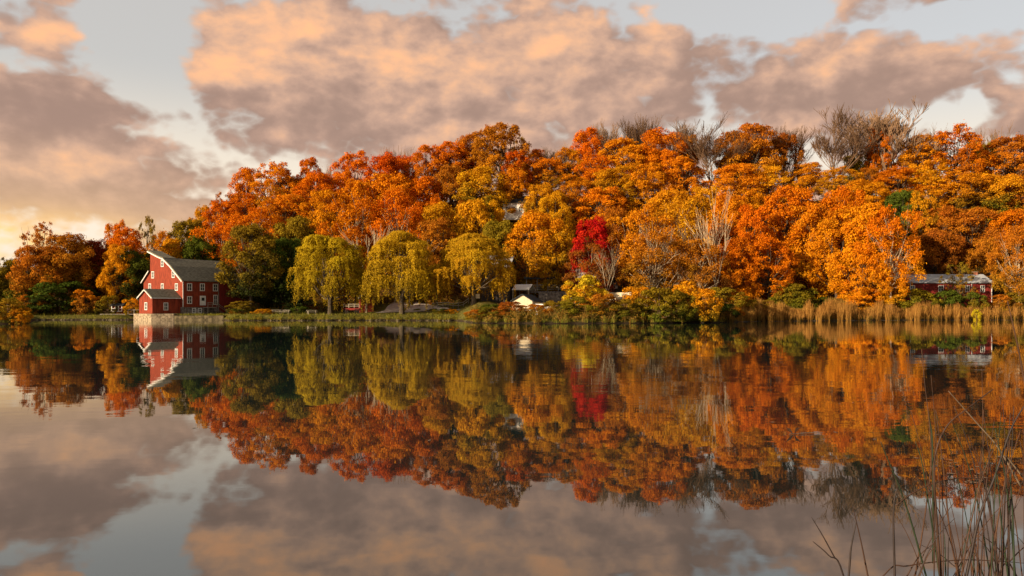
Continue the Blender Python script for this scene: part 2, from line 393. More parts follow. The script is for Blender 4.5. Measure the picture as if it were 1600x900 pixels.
def limb(mb, rnd, a, b, r0, r1, wig, n=5, sides=5):
    a = Vector(a); b = Vector(b); pts = []
    for i in range(n):
        t = i / (n - 1); p = a.lerp(b, t); p.z -= math.sin(t * math.pi) * (b - a).length * .10
        if 0 < i < n - 1: p += Vector((rnd.uniform(-1, 1), rnd.uniform(-1, 1), rnd.uniform(-1, 1))) * wig
        pts.append(p)
    mb.tube(pts, [r0 + (r1 - r0) * (i / (n - 1)) for i in range(n)], sides)
    return pts
def trunk_mesh(seed, cen, r=.017, fork=.32, mat='barkd', vis=False):
    rnd = random.Random(seed); mb = MB(); lean = Vector((rnd.uniform(-.03, .03), rnd.uniform(-.03, .03), 0))
    pts = [Vector((0, 0, -.05)), Vector((0, 0, .02)), lean * .4 + Vector((0, 0, fork * .55)), lean + Vector((0, 0, fork)), lean * 1.3 + Vector((0, 0, .62)), lean + Vector((0, 0, .85))]
    mb.tube(pts, [r * 1.7, r * 1.25, r, r * .85, r * .45, r * .12], 7)
    for c in cen[:-1]:
        t = rnd.uniform(fork * .8, min(.6, max(fork, c[2] - .08))); s = lean * (t / fork * .9) + Vector((0, 0, t))
        e = Vector(c) * (1.0) + Vector((0, 0, .03))
        p = limb(mb, rnd, s, e, r * .5, r * .14, .018)
        for _ in range(5 if vis else 2):
            k = rnd.choice([2, 3, 4]); q_ = p[k] + Vector((rnd.uniform(-1, 1), rnd.uniform(-1, 1), rnd.uniform(-.1, 1))) * (.13 if vis else .09)
            limb(mb, rnd, p[k - 1], q_, r * .20, r * .05, .012, 4, 4)
    me = bpy.data.meshes.new('trunk'); me.from_pydata(mb.v, [], mb.f); me.polygons.foreach_set('use_smooth', [True] * len(me.polygons)); me.materials.append(M[mat]); return me
TPL = {}
for kind, cnt, mat in (('maple', 12, 'barkd'), ('loose', 6, 'barkp'), ('sparse', 3, 'barkd'), ('round', 4, 'barkd'), ('shrub', 7, 'barkb')):
    TPL[kind] = []
    for i in range(cnt):
        cm, cen, rad, xr = build_crown(100 + 17 * i + len(kind) * 1000, kind)
        TPL[kind].append((cm, trunk_mesh(i + 5, cen, .013 if kind == 'loose' else (.017 if kind != 'shrub' else .02), .30 if kind != 'shrub' else .12, mat, kind in ('loose', 'sparse')), xr))

def bare_mesh(seed, spread=.5, levels=5, mat='barkb', up=.5, thick=.016, base_fork=.22, rmin=.0011):
    rnd = random.Random(seed); big = MB(); fine = MB()
    def br(p, d, L, r, lv):
        n = 4; pts = [p]; q_ = Vector(p); dd = Vector(d)
        for i in range(n):
            dd = (dd + Vector((rnd.gauss(0, .065), rnd.gauss(0, .065), up * .13 + rnd.gauss(0, .03)))).normalized(); q_ = q_ + dd * (L / n); pts.append(Vector(q_))
        rr = [r * (1 - .5 * i / n) for i in range(n + 1)]
        if lv == levels: rr = [r * (1 - .75 * i / n) for i in range(n + 1)]
        rr = [max(v, rmin) for v in rr]
        (big if lv <= 2 else fine).tube(pts, rr, 6 if lv == 0 else (4 if lv < 3 else 3), cap=lv < 2)
        if lv >= levels: return
        k = [5, 5, 4, 4, 4, 3][lv]
        for j in range(k):
            i = rnd.choice([2, 3, 4]) if lv else rnd.choice([3, 4, 4]); s = pts[i]; base = (pts[i] - pts[i - 1]).normalized()
            a = Vector((rnd.gauss(0, 1), rnd.gauss(0, 1), rnd.gauss(0, .5))); a = (a - base * a.dot(base)).normalized()
            nd = (base + a * spread * rnd.uniform(.5, 1.3) + Vector((0, 0, up * .35))).normalized()
            br(s, nd, L * rnd.uniform(.55, .82) if lv else L * rnd.uniform(.9, 1.3), rr[i] * rnd.uniform(.5, .72), lv + 1)
    br(Vector((0, 0, -.03)), Vector((rnd.uniform(-.08, .08), rnd.uniform(-.08, .08), 1)).normalized(), base_fork, thick, 0)
    zs = max(v[2] for v in fine.v); xs = np.percentile(np.abs(np.array([v[:2] for v in fine.v])), 98) * 2
    out = []
    for nm, mb in (('trunk', big), ('branches', fine)):
        me = bpy.data.meshes.new(nm); me.from_pydata([(v[0], v[1], v[2] / zs) for v in mb.v], [], mb.f); me.materials.append(M[mat]); out.append(me)
    return out[1], out[0], xs
TPL['bare'] = [bare_mesh(40 + i, .40, 5) for i in range(5)]
TPL['pale'] = [bare_mesh(70 + i, .55, 3, 'barkp', .35, .015, .3, .0016) for i in range(3)]

def spruce(seed):
    rng = np.random.default_rng(seed); pos = []; nrm = []; var = []
    for i in range(330):
        z = .05 + .93 * (i / 330) ** .9 + rng.uniform(-.01, .01); a = rng.uniform(0, 6.283); L = (.30 * (1 - z) ** .75 + .015) * rng.uniform(.65, 1.1)
        n = int(22 + 46 * L / .3); t = rng.uniform(.12, 1, n); dr = -.16 * t * L / .3 * .5 + .10 * np.maximum(t - .7, 0)
        sp = rng.normal(size=(n, 3)) * (.018 * (1.15 - t))[:, None] * np.array([1, 1, .5])
        p = np.stack([np.cos(a) * t * L, np.sin(a) * t * L, z + dr], 1) + sp * 1.2
        nn = np.stack([np.cos(a) * .4 + 0 * t, np.sin(a) * .4 + 0 * t, .8 + 0 * t], 1) + rng.normal(size=(n, 3)) * .5
        pos.append(p); nrm.append(nn); var.append(np.stack([np.full(n, rng.uniform(0, 1)), rng.uniform(0, 1, n), np.full(n, z)], 1))
    pos = np.concatenate(pos); nrm = np.concatenate(nrm); var = np.concatenate(var)
    V = leaf_quads(rng, pos, nrm, .019 * rng.uniform(.6, 1.3, len(pos)), 1.6)
    cm = quads_mesh('crown', V, var, M['leaf'])
    mb = MB(); mb.tube([(0, 0, -.04), (0, 0, .4), (0, 0, .97)], [.016, .011, .002], 7)
    me = bpy.data.meshes.new('trunk'); me.from_pydata(mb.v, [], mb.f); me.materials.append(M['barkd'])
    return cm, me, .60
TPL['spruce'] = [spruce(i) for i in (1, 2, 3)]

def willow(seed):
    rng = np.random.default_rng(seed); rnd = random.Random(seed); pos = []; nrm = []; var = []; tan = []
    masses = []
    for i in range(34):
        a = i * 2.399963 + rnd.uniform(-.4, .4); f = (i + .5) / 34; mz = .93 - .62 * f ** 1.1 + rnd.uniform(-.05, .05)
        re = .37 * math.sqrt(max(.03, 1 - max(0, (mz - .48) / .47) ** 2.2)) * rnd.uniform(.62, 1.05)
        masses.append((math.cos(a) * re, math.sin(a) * re, mz, rnd.uniform(.07, .15), rnd.random()))
    for i in range(6): masses.append((rnd.uniform(-.16, .16), rnd.uniform(-.16, .16), rnd.uniform(.80, .92), rnd.uniform(.08, .14), rnd.random()))
    for (mx, my, mz, mr_, tone) in masses:
        for k in range(64):
            d = unit(rng, 1)[0]; d[2] = abs(d[2]) * .75
            o_ = np.array([mx, my, mz]) + d * mr_ * np.array([1, 1, .55]) * rng.uniform(.5, 1)
            rh = math.hypot(o_[0], o_[1]) + 1e-6; outd = np.array([o_[0] / rh, o_[1] / rh, 0]) * .6 + np.array([d[0], d[1], 0]) * .6
            L = rng.uniform(.03, .13) * (.75 + .7 * rh) + (rng.uniform(.06, .30) if rng.random() < .17 else 0) * (rh > .15)
            L = min(L, o_[2] - rng.uniform(.02, .20)); L = max(L, .05)
            n = int(L * 210) + 9; t = np.linspace(0, 1, n)
            spread = rng.uniform(.02, .075)
            p = o_ + outd * (spread * np.minimum(1, t * L / .12 + 0.0) ** .6)[:, None] + np.array([0, 0, 1]) * (.02 * np.sin(np.minimum(t * L / .08, 1) * math.pi) - t * L)[:, None]
            p = p + rng.normal(size=(n, 3)) * np.array([.0075, .0075, .005])
            pos.append(p); nrm.append(np.array([d[0], d[1], .1]) * .7 + rng.normal(size=(n, 3)) * .55 + outd * .5)
            ltone = np.clip(tone * .5 + rng.uniform(0, .5), 0, 1); var.append(np.stack([np.full(n, ltone), rng.uniform(0, 1, n), np.clip(p[:, 2], 0, 1)], 1))
    pos = np.concatenate(pos); nrm = np.concatenate(nrm); var = np.concatenate(var); n = len(pos)
    nrm[:, 2] *= .3; nrm /= np.linalg.norm(nrm, axis=1, keepdims=True)
    down = np.array([0, 0, -1.0]) + rng.normal(size=(n, 3)) * .25; down /= np.linalg.norm(down, axis=1, keepdims=True)
    side = np.cross(down, nrm); side /= np.linalg.norm(side, axis=1, keepdims=True) + 1e-9
    l = .0145 * rng.uniform(.6, 1.4, (n, 1)); ww = .0038 * rng.uniform(.7, 1.4, (n, 1))
    V = np.stack([pos, pos + down * l * .5 + side * ww, pos + down * l, pos + down * l * .5 - side * ww], 1)
    V[..., 2] = np.maximum(V[..., 2], .01)
    cm = quads_mesh('crown', V, var, M['leaf'])
    mb = MB(); mb.tube([(0, 0, -.04), (0.004, 0, .12), (0, .005, .30)], [.034, .024, .02], 8)
    for (mx, my, mz, mr_, _) in masses: limb(mb, rnd, (0, 0, rnd.uniform(.15, .3)), (mx * .9, my * .9, mz - .02), .012, .003, .02)
    me = bpy.data.meshes.new('trunk'); me.from_pydata(mb.v, [], mb.f); me.materials.append(M['barkd'])
    return cm, me, .84
TPL['willow'] = [willow(3), willow(8), willow(21)]

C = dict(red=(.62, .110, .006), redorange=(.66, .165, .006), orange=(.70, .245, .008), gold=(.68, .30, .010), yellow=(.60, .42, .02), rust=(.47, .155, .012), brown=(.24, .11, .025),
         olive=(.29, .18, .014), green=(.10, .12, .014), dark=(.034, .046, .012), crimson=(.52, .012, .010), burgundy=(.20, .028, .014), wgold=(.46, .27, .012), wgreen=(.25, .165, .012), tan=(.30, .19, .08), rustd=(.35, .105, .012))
NAMES = dict(maple='maple_tree', round='broad_tree', loose='sycamore_tree', sparse='thin_crowned_tree', bare='bare_tree', pale='pale_barked_tree', spruce='spruce_tree', willow='willow_tree', shrub='shrub')
cnt = {}
rg = random.Random(11)
def tree(kind, px, top, wpx, Y, hi, lo, label, group=None, t=None, base=None, col3=None):
    i = cnt.get(kind, 0); cnt[kind] = i + 1
    cm, tm, xr = TPL[kind][(i if t is None else t) % len(TPL[kind])]
    x = at(px, Y); z = gzf(x, Y) if base is None else base
    h = top_z(top, Y) - z; h = max(h, 1.0); wd = wpx / F * Y
    sx = wd / xr
    g = group or {'shrub': 'shrubs and bushes along the bank', 'bare': 'leafless trees on the ridge', 'willow': 'golden willows on the shore'}.get(kind, 'autumn trees on the hill and shore')
    e_ = empty(NAMES[kind], (x, Y, z - .05), label, 'shrub' if kind == 'shrub' else 'tree', g, rg.uniform(0, 6.28), (sx, sx, h))
    o1 = link('trunk' if kind != 'shrub' else 'stems', tm, e_)
    o2 = link('branches' if kind in ('bare', 'pale') else ('crown' if kind != 'shrub' else 'foliage'), cm, e_)
    if kind not in ('bare', 'pale'):
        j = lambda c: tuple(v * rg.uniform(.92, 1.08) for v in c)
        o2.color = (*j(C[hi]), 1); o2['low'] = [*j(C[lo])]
    return e_

# ------------------------------------------------------------------ trees, from the skyline down to the shore
# kind, pixel x of the stem, pixel y of the top, pixel width, distance, colour of the top and of the lower leaves, label
T = [
# leafless crowns on the skyline
('bare', 945, 186, 75, 214.0, 0, 0, 'leafless tree with fine grey twigs just right of the tall red-orange skyline maple'),
('bare', 985, 178, 80, 216.0, 0, 0, 'broad leafless skyline tree, second in the row of bare crowns from the left'),
('bare', 1022, 176, 70, 215.0, 0, 0, 'leafless skyline tree with a pointed top above the red-topped central maple'),
('bare', 1060, 188, 60, 217.0, 0, 0, 'small leafless skyline tree right of the pointed bare tree'),
('bare', 1112, 186, 110, 192.0, 0, 0, 'tall dark bare tree standing in the sky gap above the central hill'),
('bare', 1155, 194, 70, 214.0, 0, 0, 'short leafless tree peeping over the rust maples right of the sky gap'),
('bare', 1238, 190, 80, 205.0, 0, 0, 'leaning bare tree left of the two biggest leafless trees'),
('bare', 1302, 160, 120, 196.0, 0, 0, 'big fan-shaped bare tree, left of the two tallest leafless trees'),
('bare', 1384, 158, 125, 197.0, 0, 0, 'tallest leafless tree with a wide crown around a small orange maple'),
('bare', 1440, 194, 60, 212.0, 0, 0, 'small leafless tree just right of the tallest bare tree'),
('bare', 1556, 188, 62, 213.0, 0, 0, 'rounded bare tree on the skyline near the right end of the ridge'),
('bare', 862, 226, 52, 214.0, 0, 0, 'low bare tree in the dip of the skyline over the hillside house'),
('bare', 885, 222, 44, 213.0, 0, 0, 'small leafless tree in the skyline dip left of the tall red-orange maple'),
('bare', 612, 226, 30, 212.0, 0, 0, 'tiny bare treetop poking out above the left red maples'),
('bare', 634, 226, 30, 212.0, 0, 0, 'tiny bare treetop beside a rust one on the left skyline'),
('bare', 512, 250, 34, 212.0, 0, 0, 'thin bare treetop in the notch between two left skyline maples'),
# skyline row
('maple', 305, 344, 44, 172.0, 'olive', 'olive', 'low olive-brown tree at the left foot of the wooded hill'),
('maple', 318, 322, 50, 188.0, 'gold', 'olive', 'yellow-orange tree where the skyline starts to climb the hill'),
('maple', 347, 314, 60, 184.0, 'redorange', 'rust', 'red-orange maple on the left slope below the skyline corner'),
('sparse', 345, 300, 40, 196.0, 'rust', 'olive', 'thin olive and rust treetop sticking out on the left slope'),
('maple', 386, 262, 52, 200.0, 'redorange', 'rust', 'red-orange maple at the left corner of the high skyline'),
('maple', 430, 254, 82, 196.0, 'orange', 'olive', 'orange and green maple with a pointed top at the left high skyline'),
('round', 455, 275, 60, 203.0, 'rust', 'olive', 'rust brown tree behind the pointed orange and green maple'),
('maple', 484, 247, 46, 202.0, 'redorange', 'rust', 'small round red-orange maple rising alone on the left skyline'),
('maple', 498, 268, 78, 190.0, 'redorange', 'olive', 'dome-shaped orange-red maple in front of the round skyline maple'),
('maple', 550, 236, 84, 196.0, 'redorange', 'orange', 'broad flat-topped deep orange maple on the left part of the ridge'),
('maple', 600, 240, 70, 194.0, 'red', 'orange', 'bright red-orange maple right of the broad flat-topped one'),
('maple', 632, 243, 55, 202.0, 'red', 'rust', 'dark red maple below the tiny bare treetops'),
('maple', 668, 225, 62, 197.0, 'redorange', 'rust', 'red-orange maple with a pointed top left of the ridge peak'),
('maple', 704, 219, 62, 201.0, 'redorange', 'rust', 'rust red maple stepping up towards the ridge peak'),
('maple', 740, 208, 60, 203.0, 'rust', 'orange', 'rust orange maple just left of the ridge peak'),
('maple', 780, 195, 92, 196.0, 'rust', 'gold', 'tallest maple of the left ridge, rust on top and yellow below'),
('sparse', 762, 194, 40, 205.0, 'rust', 'rust', 'wispy rust treetop behind the tallest left ridge maple'),
('sparse', 803, 200, 34, 204.0, 'olive', 'green', 'thin green-grey treetop hanging on the right of the ridge peak'),
('maple', 808, 237, 48, 194.0, 'red', 'orange', 'red maple shoulder below the right side of the ridge peak'),
('maple', 838, 233, 36, 206.0, 'redorange', 'rust', 'small pointed rust maple in the skyline dip'),
('maple', 858, 247, 70, 196.0, 'orange', 'olive', 'orange-brown maple filling the skyline dip'),
('maple', 888, 232, 50, 199.0, 'orange', 'rust', 'orange maple on the right edge of the skyline dip'),
('maple', 918, 200, 56, 203.0, 'redorange', 'redorange', 'tall narrow red-orange maple standing right of the skyline dip'),
('maple', 930, 240, 70, 192.0, 'redorange', 'orange', 'orange-red maple below the tall narrow skyline maple'),
('maple', 975, 216, 86, 196.0, 'orange', 'gold', 'orange and yellow maple under the row of bare crowns'),
('maple', 1032, 203, 88, 196.0, 'redorange', 'orange', 'dome-topped red-orange maple in the middle of the ridge'),
('maple', 1076, 209, 52, 200.0, 'rust', 'rustd', 'dark rust maple left of the sky gap'),
('maple', 1142, 203, 58, 201.0, 'rustd', 'rust', 'dark brown-red maple right of the sky gap'),
('maple', 1176, 194, 82, 196.0, 'rust', 'gold', 'tall peaked maple, dark rust on top and golden below, right of the sky gap'),
('maple', 1222, 210, 62, 199.0, 'rustd', 'olive', 'dark rust and green maple right of the tall peaked golden one'),
('maple', 1374, 198, 44, 199.0, 'redorange', 'rust', 'small bright orange maple inside the tallest bare tree'),
('maple', 1262, 255, 60, 195.0, 'orange', 'gold', 'orange maple at the foot of the leaning bare tree'),
('maple', 1310, 262, 76, 190.0, 'gold', 'olive', 'yellow-olive tree under the big fan-shaped bare tree'),
('round', 1340, 240, 50, 204.0, 'olive', 'dark', 'dull green-brown tree between the trunks of the two big bare trees'),
('maple', 1360, 262, 50, 192.0, 'rust', 'olive', 'rust tree at the foot of the tallest bare tree'),
('maple', 1436, 212, 72, 199.0, 'orange', 'gold', 'orange maple right of the tallest bare tree'),
('maple', 1492, 198, 96, 198.0, 'redorange', 'rust', 'big red-orange maple topping the right end of the ridge'),
('round', 1530, 222, 50, 206.0, 'olive', 'rust', 'brown-green tree between the right ridge maples'),
('maple', 1582, 212, 92, 197.0, 'rust', 'orange', 'rust orange maple at the right edge of the skyline'),
('maple', 1625, 225, 80, 199.0, 'redorange', 'rust', 'maple cut by the right edge of the picture on the skyline'),
# middle of the slope
('loose', 345, 345, 95, 166.0, 'redorange', 'orange', 'feathery orange-red tree right behind the mill roof'),
('loose', 400, 325, 90, 171.0, 'redorange', 'rust', 'feathery red-orange tree above the olive evergreen right of the mill'),
('maple', 378, 305, 72, 184.0, 'redorange', 'rust', 'red-orange maple midway up the left slope'),
('maple', 445, 302, 78, 184.0, 'orange', 'olive', 'orange and olive maple midway up above the dark evergreens'),
('round', 462, 340, 84, 170.0, 'olive', 'dark', 'dark olive tree in shade left of the first willow top'),
('maple', 510, 300, 84, 180.0, 'orange', 'olive', 'orange maple with dark green base behind the first willow'),
('maple', 558, 282, 88, 182.0, 'orange', 'rust', 'large bumpy orange maple midway up above the first willow'),
('maple', 612, 272, 84, 182.0, 'orange', 'gold', 'large orange maple midway up between the first two willows'),
('loose', 556, 312, 100, 158.0, 'redorange', 'rust', 'feathery orange sycamore showing white limbs behind the first willow'),
('loose', 618, 300, 110, 160.0, 'redorange', 'rust', 'broad feathery rust-orange sycamore with white limbs behind the middle willow'),
('maple', 660, 278, 80, 184.0, 'redorange', 'orange', 'red and orange maple midway up left of centre'),
('maple', 706, 258, 76, 187.0, 'rust', 'rust', 'rust red maple midway up below the ridge peak'),
('maple', 686, 318, 80, 170.0, 'gold', 'olive', 'yellow-orange and olive maple above the middle and right willows'),
('maple', 752, 262, 86, 184.0, 'gold', 'green', 'yellow maple with green base under the ridge peak'),
('round', 745, 312, 84, 170.0, 'gold', 'dark', 'yellow-green tree with dark base left of the hillside house'),
('maple', 800, 262, 62, 186.0, 'orange', 'olive', 'orange maple just above the hillside house'),
('maple', 846, 286, 60, 180.0, 'gold', 'olive', 'golden maple right of the hillside house'),
('maple', 868, 300, 60, 176.0, 'gold', 'gold', 'bright yellow-orange maple second right of the hillside house'),
('maple', 900, 275, 78, 184.0, 'orange', 'rust', 'orange maple midway up below the right edge of the skyline dip'),
('maple', 938, 292, 78, 178.0, 'orange', 'gold', 'orange-yellow maple midway up above the crimson tree'),
('maple', 962, 262, 76, 184.0, 'gold', 'olive', 'bright yellow maple midway up under the row of bare crowns'),
('maple', 1010, 255, 84, 182.0, 'orange', 'gold', 'orange maple midway up below the dome-topped ridge maple'),
('maple', 1062, 248, 78, 184.0, 'orange', 'rust', 'dull orange maple midway up just left of the sky gap'),
('maple', 1050, 298, 86, 168.0, 'gold', 'olive', 'yellow-olive maple behind the pale branched trees at centre'),
('maple', 960, 322, 74, 168.0, 'rust', 'olive', 'rust and gold maple behind the crimson tree'),
('maple', 1102, 292, 64, 172.0, 'gold', 'rust', 'golden tree at the bottom of the sky gap'),
('maple', 1152, 255, 82, 182.0, 'orange', 'gold', 'golden-orange maple right below the sky gap'),
('maple', 1200, 258, 78, 182.0, 'gold', 'orange', 'yellow-orange maple below the tall peaked golden one'),
('round', 1412, 298, 66, 172.0, 'green', 'dark', 'dark green tree among the orange maples upper right'),
('maple', 1400, 262, 82, 186.0, 'redorange', 'orange', 'orange maple midway up below the tallest bare tree'),
('maple', 1348, 282, 80, 178.0, 'orange', 'gold', 'light orange maple midway up right of the yellow-olive tree'),
('maple', 1452, 262, 86, 184.0, 'gold', 'orange', 'golden-orange maple midway up right of the dark green tree'),
('maple', 1508, 268, 84, 180.0, 'orange', 'olive', 'orange and olive maple midway up below the big right ridge maple'),
('round', 1556, 272, 86, 180.0, 'gold', 'green', 'yellow and green tree midway up near the right edge'),
('maple', 1606, 278, 80, 178.0, 'rust', 'orange', 'rust maple midway up at the right edge'),
('maple', 1468, 322, 80, 166.0, 'rust', 'rustd', 'dark rust tree in shade behind the right end of the long red house'),
('maple', 1520, 326, 92, 164.0, 'rust', 'rustd', 'rust red tree above the metal roof of the long house'),
('maple', 1582, 330, 84, 160.0, 'redorange', 'olive', 'red-orange tree above the right end of the long house'),
# lower slope and foot of the hill
('maple', 560, 352, 70, 158.0, 'rust', 'rustd', 'rust tree showing between the first and middle willows'),
('maple', 682, 342, 84, 156.0, 'rust', 'rustd', 'rust brown tree behind the gap between middle and right willows'),
('round', 778, 345, 70, 160.0, 'olive', 'dark', 'dark green tree behind the tall dark barn'),
('maple', 838, 330, 100, 156.0, 'orange', 'olive', 'orange and green spreading tree above the fenced pavilion'),
('maple', 862, 356, 72, 153.0, 'gold', 'green', 'yellow-green tree with an orange skirt over the pavilion roof'),
('maple', 926, 340, 74, 146.5, 'crimson', 'burgundy', 'bright crimson maple at the centre of the hill foot'),
('loose', 950, 352, 76, 147.0, 'rustd', 'burgundy', 'dark burgundy feathery tree right beside the crimson maple'),
('loose', 920, 378, 86, 144.0, 'rustd', 'brown', 'brown half-bare tree below the crimson maple'),
('loose', 1000, 320, 110, 148.0, 'orange', 'rust', 'feathery orange tree with pale bare limbs right of the crimson maple'),
('loose', 1062, 312, 100, 150.0, 'gold', 'rust', 'feathery gold-brown tree with pale limbs left of the tall pale trunk'),
('loose', 1025, 365, 110, 141.0, 'rust', 'olive', 'low rusty thicket tree in front of the pale branched trees'),
('loose', 1092, 375, 90, 141.0, 'rust', 'brown', 'low brown-orange tree at the foot of the tall pale trunk'),
('maple', 1140, 302, 78, 160.0, 'orange', 'redorange', 'orange-red maple just right of the tall pale trunk'),
('maple', 1178, 320, 84, 152.0, 'redorange', 'orange', 'red-orange maple low on the slope, second right of the pale trunk'),
('maple', 1232, 288, 96, 158.0, 'redorange', 'orange', 'large flame red-orange maple standing over the green willow bush'),
('maple', 1268, 320, 84, 152.0, 'orange', 'gold', 'golden-orange maple above the dark hollow in the trees'),
('maple', 1312, 294, 104, 156.0, 'redorange', 'gold', 'large light red-orange maple right of centre on the lower slope'),
('maple', 1308, 345, 84, 148.0, 'orange', 'orange', 'bright orange maple low beside the dark hollow'),
('maple', 1352, 320, 108, 147.0, 'orange', 'orange', 'widest bright orange maple left of the long red house'),
('maple', 1348, 380, 80, 143.0, 'orange', 'gold', 'low bright orange tree skirt in front of the widest orange maple'),
('loose', 1392, 322, 100, 141.0, 'redorange', 'gold', 'feathery red-gold tree with grey limbs at the left end of the long house'),
('maple', 1200, 372, 84, 145.0, 'redorange', 'rust', 'low red-orange tree left of the green willow bush'),
('maple', 1150, 372, 70, 144.0, 'redorange', 'orange', 'low orange-red tree just right of the pale trunk foot'),
('round', 1462, 360, 80, 158.0, 'rustd', 'dark', 'dark brown tree just behind the roof of the long house'),
('round', 1545, 372, 74, 156.0, 'rust', 'dark', 'dark rust tree behind the right gable of the long house'),
('loose', 1592, 352, 80, 143.0, 'rust', 'olive', 'brown half-bare tree right of the long red house'),
('sparse', 1500, 410, 54, 144.5, 'olive', 'rust', 'small thin young tree in front of the long red house'),
('sparse', 1592, 400, 60, 144.5, 'rust', 'olive', 'small tangled brown tree by the shore at the right edge'),
('maple', 1440, 300, 60, 168.0, 'gold', 'dark', 'gold and dark green tree above the feathery red-gold one'),
# pale trunks in front of the slope
('pale', 572, 350, 70, 147.0, 0, 0, 'white-limbed sycamore rising between the first and middle willows'),
('pale', 640, 345, 60, 150.0, 0, 0, 'white-limbed sycamore top behind the middle willow'),
('pale', 1010, 330, 90, 144.0, 0, 0, 'pale bare-limbed tree spreading in the orange trees right of the crimson maple'),
('pale', 1052, 345, 70, 143.0, 0, 0, 'pale leaning bare tree left of the tall pale trunk'),
('pale', 1118, 288, 62, 139.0, 0, 0, 'tallest pale trunk with bare forks at the centre right shore'),
('pale', 1388, 352, 90, 143.0, 0, 0, 'grey bare-limbed tree at the left end of the long red house'),
('pale', 945, 380, 50, 139.0, 0, 0, 'small pale bare tree below the crimson maple'),
# evergreens and willows
('maple', 393, 350, 94, 146.0, 'olive', 'dark', 'tall dense dark olive tree against the right end of the mill'),
('round', 438, 372, 78, 152.0, 'green', 'dark', 'dark green shaded tree left of the first willow'),
('spruce', 466, 385, 60, 146.0, 'dark', 'dark', 'small black-green evergreen touching the first willow'),
('willow', 516, 362, 120, 139.0, 'wgold', 'wgreen', 'leftmost of the three golden willows, crown reaching near the water'),
('willow', 628, 361, 122, 137.6, 'wgold', 'wgreen', 'middle golden willow with its stem leaning over the bank'),
('willow', 740, 362, 122, 138.0, 'wgold', 'wgold', 'rightmost golden willow in front of the dark barn'),
# left of the mill
('sparse', 62, 345, 66, 148.0, 'rust', 'olive', 'tall sparse rust tree with the highest top at the far left'),
('round', 66, 385, 88, 146.0, 'rust', 'green', 'rust and olive tree at the foot of the tall sparse one'),
('maple', 108, 366, 92, 149.0, 'rust', 'green', 'rounded brown-orange tree second from the far left'),
('round', 145, 376, 66, 153.0, 'burgundy', 'dark', 'dark maroon tree left of the orange tree by the mill'),
('round', 22, 405, 52, 158.0, 'olive', 'dark', 'dull olive tree at the left edge of the picture'),
('spruce', 36, 402, 30, 154.0, 'dark', 'dark', 'small dark spruce near the left edge'),
('sparse', 3, 402, 44, 165.0, 'olive', 'olive', 'pale thin tree cut by the left edge of the picture'),
('maple', 180, 345, 44, 162.0, 'orange', 'olive', 'orange-olive treetop behind the orange tree left of the mill'),
('maple', 199, 352, 54, 154.0, 'redorange', 'orange', 'round red-orange tree left of the mill'),
('maple', 184, 382, 52, 149.0, 'gold', 'gold', 'golden tree hanging low left of the mill'),
('round', 214, 392, 62, 151.0, 'green', 'dark', 'dark green tree right against the left wall of the mill'),
('sparse', 231, 337, 36, 164.0, 'olive', 'green', 'thin green treetop above the mill peak'),
('maple', 254, 362, 50, 165.0, 'orange', 'gold', 'orange tree behind the mill peak'),
('maple', 290, 347, 56, 167.0, 'olive', 'green', 'olive green tree behind the mill ridge'),
('round', 272, 374, 60, 163.0, 'gold', 'dark', 'yellow and dark green tree directly behind the mill roof'),
('round', 312, 372, 60, 161.0, 'green', 'dark', 'shadowy green tree behind the right half of the mill roof'),
('maple', 160, 392, 40, 158.0, 'rustd', 'dark', 'dark rust tree in shade between maroon and golden trees'),
('round', 95, 400, 70, 172.0, 'olive', 'dark', 'shaded olive tree behind the rounded brown-orange tree'),
('round', 52, 418, 70, 176.0, 'olive', 'dark', 'distant dull green tree behind the tall sparse rust tree'),
('round', 8, 425, 70, 178.0, 'green', 'dark', 'distant dark tree low at the left edge of the picture'),
('round', 135, 405, 60, 174.0, 'dark', 'dark', 'black-green tree behind the dark maroon tree'),
('round', 232, 395, 60, 172.0, 'dark', 'dark', 'black-green tree behind the mill gable'),
# shrubs, left bank
('shrub', 92, 440, 100, 144.0, 'green', 'dark', 'dark green thicket under the rounded brown-orange tree'),
('shrub', 132, 453, 46, 142.4, 'orange', 'brown', 'golden-brown dome bush at the left shore'),
('shrub', 168, 462, 36, 142.0, 'olive', 'dark', 'olive bush right of the golden-brown dome bush'),
('shrub', 206, 466, 26, 141.0, 'gold', 'olive', 'small golden bush touching the mill annex'),
('shrub', 44, 460, 44, 140.5, 'rust', 'green', 'reddish bush on the left bank behind the spit'),
('shrub', 12, 466, 56, 108.0, 'olive', 'rust', 'olive and rust bush on the low spit at the left edge'),
('shrub', 32, 478, 30, 107.5, 'gold', 'rust', 'small yellowish bush at the tip of the left spit'),
('shrub', 60, 470, 40, 142.0, 'olive', 'dark', 'low olive bush beside the reddish one on the left bank'),
# shrubs right of the mill
('shrub', 378, 470, 44, 141.5, 'olive', 'dark', 'olive bush against the dark end wall of the mill'),
('shrub', 410, 487, 34, 139.6, 'gold', 'rust', 'low gold-brown bush on the edge right of the mill'),
('shrub', 372, 489, 26, 139.5, 'green', 'rust', 'low green bush on the edge below the evergreen'),
('shrub', 470, 478, 34, 142.0, 'green', 'dark', 'small green bush behind the first willow'),
('shrub', 690, 487, 30, 137.0, 'green', 'olive', 'low green bush left of the right willow stem'),
('shrub', 704, 484, 22, 137.0, 'gold', 'olive', 'low yellow bush left of the right willow stem'),
('shrub', 765, 475, 41, 112.7, 'green', 'olive', 'green bush right of the right willow foot'),
('shrub', 745, 483, 41, 112.95, 'rust', 'olive', 'low rusty bush at the water left of the cream shed'),
('shrub', 795, 471, 52, 113.2, 'rustd', 'rust', 'dark red bush in front of the cream shed'),
('shrub', 832, 475, 46, 113.7, 'rust', 'olive', 'rusty brown bush in front of the right side of the cream shed'),
